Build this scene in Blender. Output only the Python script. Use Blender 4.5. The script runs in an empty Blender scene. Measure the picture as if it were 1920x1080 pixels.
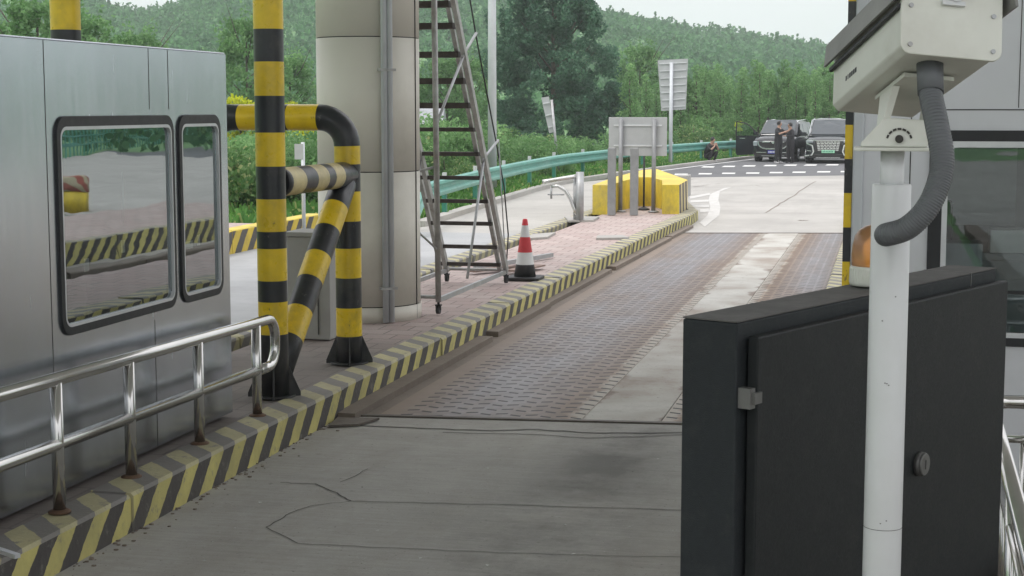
import bpy, bmesh, math, random
import numpy as np
from mathutils import Vector, Matrix
random.seed(7); rng = np.random.default_rng(11)
R = math.radians; PI = math.pi
S = bpy.context.scene
C = S.collection

# ------------------------------------------------------------------ camera
H = 2.35; F = 3000.0
PITCH = math.atan(338/3000); YAW = math.atan(710/3019)
cd = bpy.data.cameras.new('camera'); cam = bpy.data.objects.new('camera', cd); C.objects.link(cam)
cam.location = (0, 0, H); cam.rotation_euler = (PI/2-PITCH, 0, YAW)
cd.sensor_width = 36; cd.lens = F/1920*36; cd.clip_start = .1; cd.clip_end = 20000
S.camera = cam
S.render.resolution_x = 1024; S.render.resolution_y = 576

# ------------------------------------------------------------------ world, sun, exposure
SUN_EL = R(52); SUN_AZ = R(215)
w = bpy.data.worlds.new('World'); S.world = w; w.use_nodes = True
nt = w.node_tree; nt.nodes.clear()
wo = nt.nodes.new('ShaderNodeOutputWorld'); bg = nt.nodes.new('ShaderNodeBackground')
sky = nt.nodes.new('ShaderNodeTexSky'); sky.sky_type = 'NISHITA'; sky.sun_disc = False
sky.sun_elevation = SUN_EL; sky.sun_rotation = SUN_AZ; sky.air_density = 1.5; sky.dust_density = 4
tc = nt.nodes.new('ShaderNodeTexCoord'); sep = nt.nodes.new('ShaderNodeSeparateXYZ')
nt.links.new(tc.outputs['Generated'], sep.inputs[0])
ramp = nt.nodes.new('ShaderNodeValToRGB')          # cloud layer: an overcast sky brightens towards the zenith
ramp.color_ramp.elements[0].position = 0.0; ramp.color_ramp.elements[0].color = (6.7, 6.65, 7.1, 1)
ramp.color_ramp.elements[1].position = .9; ramp.color_ramp.elements[1].color = (19.5, 19.4, 19.8, 1)
nt.links.new(sep.outputs['Z'], ramp.inputs[0])
nz = nt.nodes.new('ShaderNodeTexNoise'); nz.inputs['Scale'].default_value = 3.0; nz.inputs['Detail'].default_value = 5
nt.links.new(tc.outputs['Generated'], nz.inputs['Vector'])
mr = nt.nodes.new('ShaderNodeMapRange'); mr.inputs[1].default_value = .3; mr.inputs[2].default_value = .75
mr.inputs[3].default_value = .99; mr.inputs[4].default_value = .86
nt.links.new(nz.outputs[0], mr.inputs[0])
mx = nt.nodes.new('ShaderNodeMixRGB'); nt.links.new(mr.outputs[0], mx.inputs[0])
nt.links.new(sky.outputs[0], mx.inputs[1]); nt.links.new(ramp.outputs[0], mx.inputs[2])
nt.links.new(mx.outputs[0], bg.inputs[0]); bg.inputs[1].default_value = .1
nt.links.new(bg.outputs[0], wo.inputs[0])
sl = bpy.data.lights.new('sun', 'SUN'); so = bpy.data.objects.new('sun', sl); C.objects.link(so)
sl.energy = 1.0; sl.angle = R(14); sl.color = (1, .96, .9)
so.rotation_euler = (PI/2-SUN_EL, 0, PI-SUN_AZ)
S.view_settings.view_transform = 'Standard'; S.view_settings.look = 'None'
S.view_settings.exposure = 0.26; S.view_settings.gamma = 1
S.cycles.max_bounces = 8; S.cycles.volume_bounces = 1; S.cycles.transparent_max_bounces = 8

# ------------------------------------------------------------------ pixel -> place (layout measured from the photograph)
def ray(px, py):
    cx, cy = (px-960)/F, (540-py)/F
    v = (cx, math.cos(PITCH)+cy*math.sin(PITCH), -math.sin(PITCH)+cy*math.cos(PITCH))
    c, s = math.cos(YAW), math.sin(YAW)
    return Vector((v[0]*c-v[1]*s, v[0]*s+v[1]*c, v[2]))
def P(px, py, d): return ray(px, py)*d+Vector((0, 0, H))
def G(px, py, z=0.0):
    r = ray(px, py); return r*((z-H)/r.z)+Vector((0, 0, H))
def X(px, py, x):
    r = ray(px, py); return r*(x/r.x)+Vector((0, 0, H))
def Y(px, py, y):
    r = ray(px, py); return r*(y/r.y)+Vector((0, 0, H))

# ------------------------------------------------------------------ materials
class N:
    """tiny node expression helper"""
    def __init__(s, name):
        s.m = bpy.data.materials.new(name); s.m.use_nodes = True; s.t = s.m.node_tree
        s.b = s.t.nodes['Principled BSDF']; s.out = s.t.nodes['Material Output']
    def n(s, ty, **k):
        x = s.t.nodes.new(ty)
        for a, v in k.items(): setattr(x, a, v)
        return x
    def put(s, sock, v):
        if isinstance(v, bpy.types.NodeSocket): s.t.links.new(v, sock)
        elif v is not None:
            if isinstance(v, (tuple, list)) and len(v) == 3 and sock.type == 'RGBA': v = (*v, 1)
            sock.default_value = v
    def math(s, op, a, b=None, c=None):
        x = s.n('ShaderNodeMath', operation=op)
        for i, v in enumerate((a, b, c)):
            if v is not None: s.put(x.inputs[i], v)
        return x.outputs[0]
    def pos(s):
        g = s.n('ShaderNodeNewGeometry'); return g.outputs['Position']
    def obj(s):
        return s.n('ShaderNodeTexCoord').outputs['Object']
    def xyz(s, v):
        x = s.n('ShaderNodeSeparateXYZ'); s.put(x.inputs[0], v); return x.outputs
    def noise(s, v, scale, detail=4, rough=.6, sc=None):
        if sc:
            mp = s.n('ShaderNodeMapping'); s.put(mp.inputs[0], v); mp.inputs['Scale'].default_value = sc; v = mp.outputs[0]
        x = s.n('ShaderNodeTexNoise'); s.put(x.inputs['Vector'], v)
        x.inputs['Scale'].default_value = scale; x.inputs['Detail'].default_value = detail; x.inputs['Roughness'].default_value = rough
        return x.outputs[0]
    def step(s, v, a, b):
        x = s.n('ShaderNodeMapRange'); s.put(x.inputs[0], v); x.inputs[1].default_value = a; x.inputs[2].default_value = b
        return x.outputs[0]
    def mix(s, f, a, b):
        x = s.n('ShaderNodeMixRGB'); s.put(x.inputs[0], f); s.put(x.inputs[1], a); s.put(x.inputs[2], b); return x.outputs[0]
    def bump(s, h, st=.3, d=.01):
        x = s.n('ShaderNodeBump'); x.inputs['Strength'].default_value = st; x.inputs['Distance'].default_value = d
        s.put(x.inputs['Height'], h); s.put(s.b.inputs['Normal'], x.outputs[0]); return s
    def fin(s, col, rough=.6, metal=0, spec=None):
        s.put(s.b.inputs['Base Color'], col); s.put(s.b.inputs['Roughness'], rough); s.put(s.b.inputs['Metallic'], metal)
        if spec is not None: s.b.inputs['Specular IOR Level'].default_value = spec
        return s.m
def plain(name, col, rough=.5, metal=0, var=.25, scale=6, bump=.15, dirt=None, dirt_amt=.35, spec=None, chips=None):
    n = N(name); p = n.pos()
    f = n.noise(p, scale, 5); dk = tuple(c*(1-var) for c in col); lt = tuple(min(1, c*(1+var*.6)) for c in col)
    c = n.mix(n.step(f, .3, .7), dk, lt)
    if dirt: c = n.mix(n.math('MULTIPLY', n.step(n.noise(p, scale*.35, 6, .7), .5, .72), dirt_amt), c, dirt)
    if chips:
        c = n.mix(n.math('MULTIPLY', n.step(n.noise(p, 16, 6, .8, (1, 1, .35)), .63, .67), .8), c, chips)
        z = n.xyz(p)[2]
        c = n.mix(n.math('MULTIPLY', n.math('MULTIPLY', n.step(z, 1.5, .3), n.step(n.noise(p, 5, 6, .75, (1, 1, .5)), .42, .7)), .55), c, (.09, .085, .075))
    rr = n.math('ADD', n.math('MULTIPLY', n.noise(p, scale*3, 3), .2), rough-.1)
    if bump: n.bump(n.noise(p, scale*8, 3), bump, .004)
    return n.fin(c, rr, metal, spec)

def concrete(name, base, stain=(.16, .15, .13), lines=True, tyre=0.0):
    n = N(name); p = n.pos(); x = n.xyz(p)
    f = n.noise(p, .35, 6, .62); f2 = n.noise(p, 3.2, 6, .7); f3 = n.noise(p, 60, 2)
    c = n.mix(n.step(f, .3, .7), tuple(b*.8 for b in base), tuple(b*1.12 for b in base))
    c = n.mix(n.math('MULTIPLY', n.step(f2, .5, .8), .45), c, stain)
    c = n.mix(n.math('MULTIPLY', n.step(n.noise(p, 1.3, 5, .6, (1, .12, 1)), .5, .72), .35), c, tuple(b*.62 for b in base))
    c = n.mix(n.math('MULTIPLY', n.step(f3, .62, .75), .5), c, tuple(min(1, b*1.6) for b in base))
    c = n.mix(n.math('MULTIPLY', n.step(n.noise(p, 38, 2), .66, .74), .6), c, (.05, .045, .04))
    st = n.noise(p, 1.0, 6, .75, (2.2, 26, 1))
    c = n.mix(n.math('MULTIPLY', n.step(st, .42, .72), .42), c, tuple(b*.55 for b in base))
    c = n.mix(n.math('MULTIPLY', n.step(n.noise(p, 1.0, 6, .75, (3.1, 38, 1)), .55, .8), .35), c, tuple(min(1, b*1.45) for b in base))
    if tyre:
        c = n.mix(n.math('MULTIPLY', n.step(n.noise(p, .9, 6, .75, (1.4, .5, 1)), .46, .68), .3), c, (.2, .17, .13))
        c = n.mix(n.math('MULTIPLY', n.step(n.noise(p, 9, 5, .8), .62, .7), .5), c, (.1, .095, .085))
    if tyre:   # darker oily band down the middle of the lane and tyre tracks
        dx = n.math('ABSOLUTE', n.math('SUBTRACT', x[0], -1.75)); band = n.step(dx, .62, .1)
        blot = n.step(n.noise(p, .8, 6, .68), .36, .6)
        c = n.mix(n.math('MULTIPLY', n.math('MULTIPLY', band, blot), tyre), c, (.05, .048, .043))
    n.bump(n.math('ADD', n.noise(p, 90, 3), n.math('MULTIPLY', n.noise(p, 7, 4), 1.5)), .25, .006)
    return n.fin(c, .85)

def stripes(name, period, slant, ca=(.60, .54, .19), cb=(.06, .054, .055), wear=.6, base=(.2, .19, .17), duty=.5, xs=0):
    n = N(name); p = n.pos(); x = n.xyz(p)
    wob = n.math('MULTIPLY', n.noise(p, 9, 4), .05)
    v = n.math('DIVIDE', n.math('ADD', n.math('ADD', n.math('ADD', x[1], n.math('MULTIPLY', x[2], slant)), n.math('MULTIPLY', n.math('ADD', x[0], 4.04), xs)), wob), period)
    s = n.step(n.math('FRACT', v), duty-.012, duty+.012)
    c = n.mix(s, ca, cb)
    c = n.mix(n.math('MULTIPLY', n.step(n.noise(p, 2.0, 5, .7), .35, .75), .5), c, (.13, .12, .095))
    c = n.mix(n.math('MULTIPLY', n.step(n.noise(p, 11, 7, .75), .56, .66), wear), c, base)
    n.bump(n.noise(p, 30, 5), .5, .008)
    return n.fin(c, .72)

M = {}
M['kerb'] = stripes('striped kerb paint', .37, -.95)
M['kerb_top'] = stripes('worn striped kerb top', .37, -.95, xs=.95, ca=(.46, .42, .24), cb=(.2, .19, .18), wear=.9)
M['kerb_far'] = stripes('striped kerb paint far', .52, -.9, ca=(.62, .45, .04), wear=.15)
M['slab'] = concrete('near concrete', (.37, .36, .335), stain=(.25, .245, .225), tyre=.62)
M['plaza'] = concrete('pale plaza concrete', (.40, .385, .36), stain=(.30, .28, .25))
M['side_lane'] = concrete('side lane concrete', (.36, .365, .37), stain=(.24, .25, .26))
def strip_mat():
    n = N('pale patched concrete with rust stains'); p = n.pos(); x = n.xyz(p)
    f = n.noise(p, 1.3, 6, .65); g = n.noise(p, 6, 6, .7)
    c = n.mix(n.step(g, .3, .7), (.37, .36, .33), (.5, .49, .455))
    c = n.mix(n.math('MULTIPLY', n.step(n.noise(p, .75, 6, .75), .46, .64), .8), c, (.22, .175, .14))
    e = n.math('ADD', n.step(n.math('ABSOLUTE', n.math('SUBTRACT', x[0], -1.92)), .12, .34), n.math('MULTIPLY', n.math('SUBTRACT', f, .5), 3.2))
    c = n.mix(n.math('MULTIPLY', n.step(e, .75, 1.05), .85), c, (.165, .125, .1))
    c = n.mix(n.step(n.noise(p, 26, 3), .66, .72), c, (.12, .1, .08))
    n.bump(g, .4, .01)
    return n.fin(c, .85)
M['strip'] = strip_mat()
M['ledge'] = concrete('ledge concrete', (.2, .165, .135), stain=(.10, .055, .035))
M['asphalt'] = concrete('grey asphalt', (.11, .112, .118), stain=(.07, .07, .07))
M['line'] = plain('white road paint', (.66, .66, .64), .7, var=.18, scale=14, dirt=(.3, .29, .27), dirt_amt=.5)
M['line_worn'] = plain('worn white road paint', (.50, .49, .47), .8, var=.15, scale=5, dirt=(.42, .41, .38), dirt_amt=.8)
M['crack'] = plain('dark crack filling', (.06, .056, .05), .95)
M['rubbish'] = plain('pale litter', (.5, .5, .48), .8)

def paver_mat():
    n = N('pink concrete pavers'); p = n.pos()
    b = n.n('ShaderNodeTexBrick'); n.put(b.inputs['Vector'], p)
    b.inputs['Scale'].default_value = 1; b.inputs['Brick Width'].default_value = .3; b.inputs['Row Height'].default_value = .3
    b.inputs['Mortar Size'].default_value = .008; b.offset = .5
    b.inputs['Color1'].default_value = (.36, .27, .25, 1); b.inputs['Color2'].default_value = (.43, .35, .325, 1); b.inputs['Mortar'].default_value = (.17, .14, .13, 1)
    b.inputs['Bias'].default_value = .1
    x = n.xyz(p)
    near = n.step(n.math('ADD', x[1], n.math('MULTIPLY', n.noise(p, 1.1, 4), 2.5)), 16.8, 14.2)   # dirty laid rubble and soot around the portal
    c = n.mix(n.math('MULTIPLY', n.step(n.noise(p, 1.7, 6, .7), .42, .75), .55), b.outputs[0], (.3, .27, .25))
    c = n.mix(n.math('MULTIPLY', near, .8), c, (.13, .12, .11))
    c = n.mix(n.step(n.noise(p, 24, 3), .68, .74), c, (.1, .09, .08))
    n.bump(n.math('ADD', n.math('MULTIPLY', b.outputs[1], -1.5), n.noise(p, 12, 4)), .6, .012)
    return n.fin(c, .85)
M['paver'] = paver_mat()

def plate_mat():
    n = N('rusty slotted steel plate'); p = n.pos(); x = n.xyz(p)
    per = .118
    u = n.math('DIVIDE', n.math('ADD', x[0], 10), per); col = n.math('FLOOR', u); fu = n.math('FRACT', u)
    sgn = n.math('SUBTRACT', n.math('MULTIPLY', n.math('FLOORED_MODULO', col, 2.0), 2.0), 1.0)
    v = n.math('DIVIDE', n.math('ADD', x[1], n.math('MULTIPLY', n.math('MULTIPLY', fu, sgn), .045)), .19)
    sl = n.math('LESS_THAN', n.math('FRACT', v), .23)
    inn = n.math('LESS_THAN', n.math('ABSOLUTE', n.math('SUBTRACT', fu, .5)), .37)
    slot = n.math('MULTIPLY', sl, inn)
    f = n.noise(p, .9, 6, .7, (1, .25, 1)); g = n.noise(p, 5, 5, .7)
    # wheel-polished bands, rust elsewhere
    d1 = n.step(n.math('ABSOLUTE', n.math('SUBTRACT', x[0], -3.05)), .8, .25)
    d2 = n.step(n.math('ABSOLUTE', n.math('SUBTRACT', x[0], -1.0)), .45, .1)
    pol = n.math('MULTIPLY', n.math('MAXIMUM', d1, d2), n.step(f, .25, .55))
    rust = n.mix(n.step(g, .35, .65), (.135, .09, .06), (.23, .16, .11))
    steel = n.mix(n.step(g, .3, .7), (.16, .152, .158), (.255, .243, .25))
    c = n.mix(pol, rust, steel)
    sm1 = n.math('SUBTRACT', 1.0, n.step(n.math('ABSOLUTE', n.math('SUBTRACT', x[0], -1.92)), .3, .62))
    smear = n.step(n.math('ADD', sm1, n.math('MULTIPLY', n.math('SUBTRACT', n.noise(p, 2.1, 6, .75), .5), 1.6)), .55, .8)
    c = n.mix(n.math('MULTIPLY', smear, .75), c, (.38, .355, .31))
    edge = n.step(n.math('ADD', x[0], n.math('MULTIPLY', g, .2)), -3.42, -3.6)
    c = n.mix(n.math('MULTIPLY', edge, .8), c, (.2, .155, .12))
    slot = n.math('MULTIPLY', slot, n.math('GREATER_THAN', x[0], -3.62))
    c = n.mix(n.math('MULTIPLY', slot, .97), c, (.006, .005, .005))
    n.bump(n.math('SUBTRACT', n.math('MULTIPLY', g, .3), slot), .6, .006)
    return n.fin(c, n.math('SUBTRACT', .68, n.math('MULTIPLY', pol, .16)), n.math('MULTIPLY', pol, .35))
M['plate'] = plate_mat()
M['frame'] = plain('dull steel edge', (.13, .115, .1), .65, .4, var=.35, scale=6, dirt=(.2, .16, .12))
M['rust'] = plain('rusty steel', (.13, .075, .045), .7, .3, var=.4, scale=5, dirt=(.25, .18, .12))

def steel_mat(name, col=(.56, .57, .58), rough=.2, wav=.02, dirt=0):
    n = N(name); p = n.pos()
    c = n.mix(n.step(n.noise(p, 1.4, 5), .3, .7), tuple(k*.86 for k in col), col)
    if dirt:
        z = n.xyz(p)[2]
        c = n.mix(n.math('MULTIPLY', n.math('MULTIPLY', n.step(z, 1.0, .25), n.step(n.noise(p, 3, 5), .25, .75)), dirt), c, (.2, .19, .17))
    br = n.noise(p, 14, 3, .5, (1, 1, .04) if wav else (1, 1, 1))
    h = n.math('ADD', n.math('MULTIPLY', n.noise(p, .9, 2, .4), wav*60), n.math('MULTIPLY', br, wav*4))
    n.bump(h, .35, .02)
    return n.fin(c, n.math('ADD', rough-.05, n.math('MULTIPLY', n.noise(p, 20, 2, .5, (1, 1, .08)), .1)), .95)
M['booth_steel'] = steel_mat('brushed stainless panel', (.57, .605, .655), .25, .006, .5)
M['booth_grey'] = plain('pale grey booth panel', (.64, .65, .68), .38, .15, var=.06, scale=1.5, bump=.05, dirt=(.35, .35, .34))
M['rail_steel'] = steel_mat('polished stainless tube', (.62, .61, .59), .16, 0)
M['galv'] = plain('galvanised steel', (.40, .41, .42), .45, .55, var=.15, scale=8, dirt=(.28, .22, .17))
M['galv_light'] = plain('pale galvanised pole', (.56, .585, .61), .5, .2, var=.08, scale=3)
M['ladder'] = plain('weathered grey ladder steel', (.42, .42, .41), .5, .5, var=.25, scale=10, dirt=(.2, .1, .06))
M['tread'] = plain('dark brown ladder tread', (.06, .048, .043), .7, .2, var=.4, scale=12)
M['rubber'] = plain('black rubber', (.014, .015, .018), .5, var=.3, scale=12)
M['trim'] = plain('white window trim', (.62, .63, .65), .35, .3, var=.1)
M['yellow'] = plain('reflective yellow band', (.82, .57, .02), .3, .0, var=.16, scale=5, bump=.05, dirt=(.35, .25, .06), dirt_amt=.6, chips=(.2, .13, .05))
M['yellow_pale'] = plain('faded yellow band', (.62, .52, .26), .45, var=.25, scale=9, dirt=(.3, .25, .15), dirt_amt=.6)
M['black'] = plain('black painted pipe', (.022, .024, .029), .35, var=.3, scale=7, bump=.05, dirt=(.10, .095, .085), dirt_amt=.5, chips=(.16, .15, .13))
M['beige'] = plain('beige column cladding', (.70, .67, .60), .55, var=.05, scale=1.2, bump=.05, dirt=(.33, .30, .26), dirt_amt=.4)
M['seam'] = plain('dark joint', (.05, .047, .043), .8)
M['grey_box'] = plain('pale grey concrete casing', (.36, .355, .34), .7, var=.1, scale=3, dirt=(.22, .2, .18))
M['barrier_yellow'] = plain('yellow painted barrier', (.66, .5, .035), .55, var=.14, scale=2, dirt=(.3, .25, .12), dirt_amt=.6, chips=(.3, .27, .2))
M['cone_red'] = plain('red cone sleeve', (.55, .035, .045), .5, var=.15)
M['cone_white'] = plain('white cone sleeve', (.66, .66, .66), .4, var=.1)
M['cone_black'] = plain('black cone rubber', (.03, .03, .032), .6)
M['teal'] = plain('teal guardrail paint', (.10, .33, .27), .4, .1, var=.18, scale=2, dirt=(.3, .4, .36), dirt_amt=.35)
M['teal_dark'] = plain('dark teal post paint', (.03, .19, .13), .5, var=.2)
M['signback'] = plain('grey aluminium sign back', (.44, .45, .46), .45, .4, var=.1, scale=3)
M['signpost'] = plain('grey sign post', (.27, .275, .28), .5, .4, var=.15)
M['white_pole'] = plain('white powder coat', (.62, .635, .645), .33, var=.04, scale=4, bump=.03, dirt=(.45, .44, .4), dirt_amt=.25)
M['cream'] = plain('off white camera housing', (.66, .67, .61), .4, var=.05, scale=8, bump=.03, dirt=(.38, .36, .3), dirt_amt=.35)
M['cream_edge'] = plain('grey sunshield', (.22, .22, .21), .5, var=.2)
M['hose'] = plain('grey plastic conduit', (.105, .112, .12), .5, var=.1)
M['cabinet'] = plain('dark grey textured cabinet paint', (.024, .028, .031), .6, spec=.2, dirt=(.06, .06, .058), dirt_amt=.3, var=.1, scale=60, bump=.35)
M['cabinet_top'] = plain('dusty cabinet top', (.085, .082, .078), .8, var=.15, scale=12, dirt=(.2, .19, .18))
M['cabinet_door'] = plain('dark grey door paint', (.014, .0165, .0175), .55, spec=.22, dirt=(.035, .035, .034), dirt_amt=.4, var=.1, scale=40, bump=.25)
M['lock'] = plain('grey lock metal', (.13, .13, .125), .5, .3)
M['dark'] = plain('dark interior', (.03, .033, .035), .8)
M['interior'] = plain('booth interior wall', (.3, .32, .33), .7, var=.1)
M['paper'] = plain('white notice', (.75, .76, .72), .7, var=.05)
M['canopy'] = plain('canopy soffit', (.62, .63, .64), .6, var=.08, scale=1)
M['wood'] = plain('weathered timber', (.24, .17, .14), .8, var=.3, scale=9)
M['wall_pale'] = plain('pale plaster wall', (.5, .49, .46), .8, var=.1)
M['roof_grey'] = plain('grey tile roof', (.3, .31, .33), .8, var=.2)
M['bark'] = plain('tree bark', (.09, .075, .06), .9, var=.35, scale=6)
M['skin'] = plain('skin', (.42, .25, .18), .55, var=.05, bump=0)
M['cloth_black'] = plain('black cloth', (.014, .014, .017), .8, var=.3, scale=20)
M['cloth_dark'] = plain('charcoal cloth', (.02, .018, .022), .8, var=.3, scale=20)
M['hair'] = plain('black hair', (.008, .007, .007), .6, var=.2)
M['shoe'] = plain('dark shoe', (.03, .03, .03), .6)
M['shoe_white'] = plain('pale sneaker', (.5, .5, .5), .6)
M['car_black'] = plain('black car paint', (.012, .014, .018), .12, 0, var=.05, bump=0)
M['car_dark'] = plain('dark green grey car paint', (.018, .024, .026), .12, 0, var=.05, bump=0)
M['chrome'] = plain('chrome trim', (.78, .79, .8), .15, .9, var=.03, bump=0)
M['silver'] = plain('silver roof trim', (.5, .52, .54), .25, .6, var=.03, bump=0)
M['tyre'] = plain('tyre', (.02, .02, .02), .8)
M['plate_blue'] = plain('blue number plate', (.045, .06, .34), .4)
M['plate_green'] = plain('pale green number plate', (.30, .62, .42), .4)
def car_glass():
    n = N('car glass'); return n.fin((.03, .04, .048), .05, .0, .6)
M['car_glass'] = car_glass()
M['lamp_glass'] = N('headlamp glass').fin((.45, .48, .5), .08, .5)
def glass(name, refl, tint):
    n = N(name); g = n.n('ShaderNodeBsdfGlossy'); g.inputs['Roughness'].default_value = .01
    p = n.pos(); b = n.n('ShaderNodeBump'); b.inputs['Strength'].default_value = .05; b.inputs['Distance'].default_value = .008
    n.put(b.inputs['Height'], n.noise(p, 3.2, 2, .4, (1, .5, 2.2))); n.put(g.inputs['Normal'], b.outputs[0])
    t = n.n('ShaderNodeBsdfTransparent'); t.inputs[0].default_value = (*tint, 1); g.inputs[0].default_value = (.82, .9, .92, 1)
    m = n.n('ShaderNodeMixShader'); m.inputs[0].default_value = refl
    n.t.links.new(t.outputs[0], m.inputs[1]); n.t.links.new(g.outputs[0], m.inputs[2]); n.t.links.new(m.outputs[0], n.out.inputs[0])
    return n.m
M['glass'] = glass('booth window glass', .42, (.42, .48, .49))
M['glass_clear'] = glass('right booth window glass', .13, (.62, .70, .71))
def amber():
    n = N('amber beacon plastic'); z = n.xyz(n.obj())[2]
    n.b.inputs['Transmission Weight'].default_value = .55
    n.bump(n.math('SINE', n.math('MULTIPLY', z, 500)), .06, .001)
    n.b.inputs['Subsurface Weight'].default_value = .0
    return n.fin((.5, .27, .12), .3)
M['amber'] = amber()
def bulb():
    n = N('glowing beacon bulb'); n.b.inputs['Emission Color'].default_value = (1, .55, .12, 1); n.b.inputs['Emission Strength'].default_value = .5
    return n.fin((.9, .6, .2), .4)
M['bulb'] = bulb()
def leafmat(name, a, b, c=None):
    n = N(name); g = n.n('ShaderNodeNewGeometry'); r = g.outputs['Random Per Island']
    col = n.mix(r, a, b)
    col = n.mix(n.step(n.noise(n.pos(), .55, 3), .35, .7), col, tuple(k*.72 for k in a))
    if c: col = n.mix(n.math('GREATER_THAN', r, .9), col, c)
    m = n.fin(col, .6, 0, .3)
    t = n.n('ShaderNodeBsdfTranslucent'); n.put(t.inputs[0], col)
    ms = n.n('ShaderNodeMixShader'); ms.inputs[0].default_value = .48
    n.t.links.new(n.b.outputs[0], ms.inputs[1]); n.t.links.new(t.outputs[0], ms.inputs[2]); n.t.links.new(ms.outputs[0], n.out.inputs[0])
    return m
M['leaf_dark'] = leafmat('dark tree leaves', (.06, .145, .09), (.15, .29, .18))
M['leaf_mid'] = leafmat('mid green leaves', (.12, .27, .09), (.33, .52, .22))
M['leaf_bush'] = leafmat('bush leaves', (.08, .19, .055), (.24, .38, .14), (.36, .4, .18))
M['leaf_yellow'] = leafmat('yellow shrub leaves', (.42, .48, .02), (.78, .80, .05))
M['leaf_hill'] = leafmat('hillside leaves', (.06, .16, .075), (.17, .36, .15))
M['grass'] = leafmat('grass blades', (.07, .2, .04), (.19, .4, .09), (.33, .38, .14))
def terrain_mat():
    n = N('grassy earth'); p = n.pos()
    c = n.mix(n.step(n.noise(p, .03, 6, .65), .35, .65), (.07, .16, .065), (.15, .28, .11))
    c = n.mix(n.math('MULTIPLY', n.step(n.noise(p, .15, 5, .7), .6, .72), .6), c, (.21, .2, .15))
    n.bump(n.noise(p, .4, 6), .8, .5)
    return n.fin(c, .95)
M['terrain'] = terrain_mat()

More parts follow.
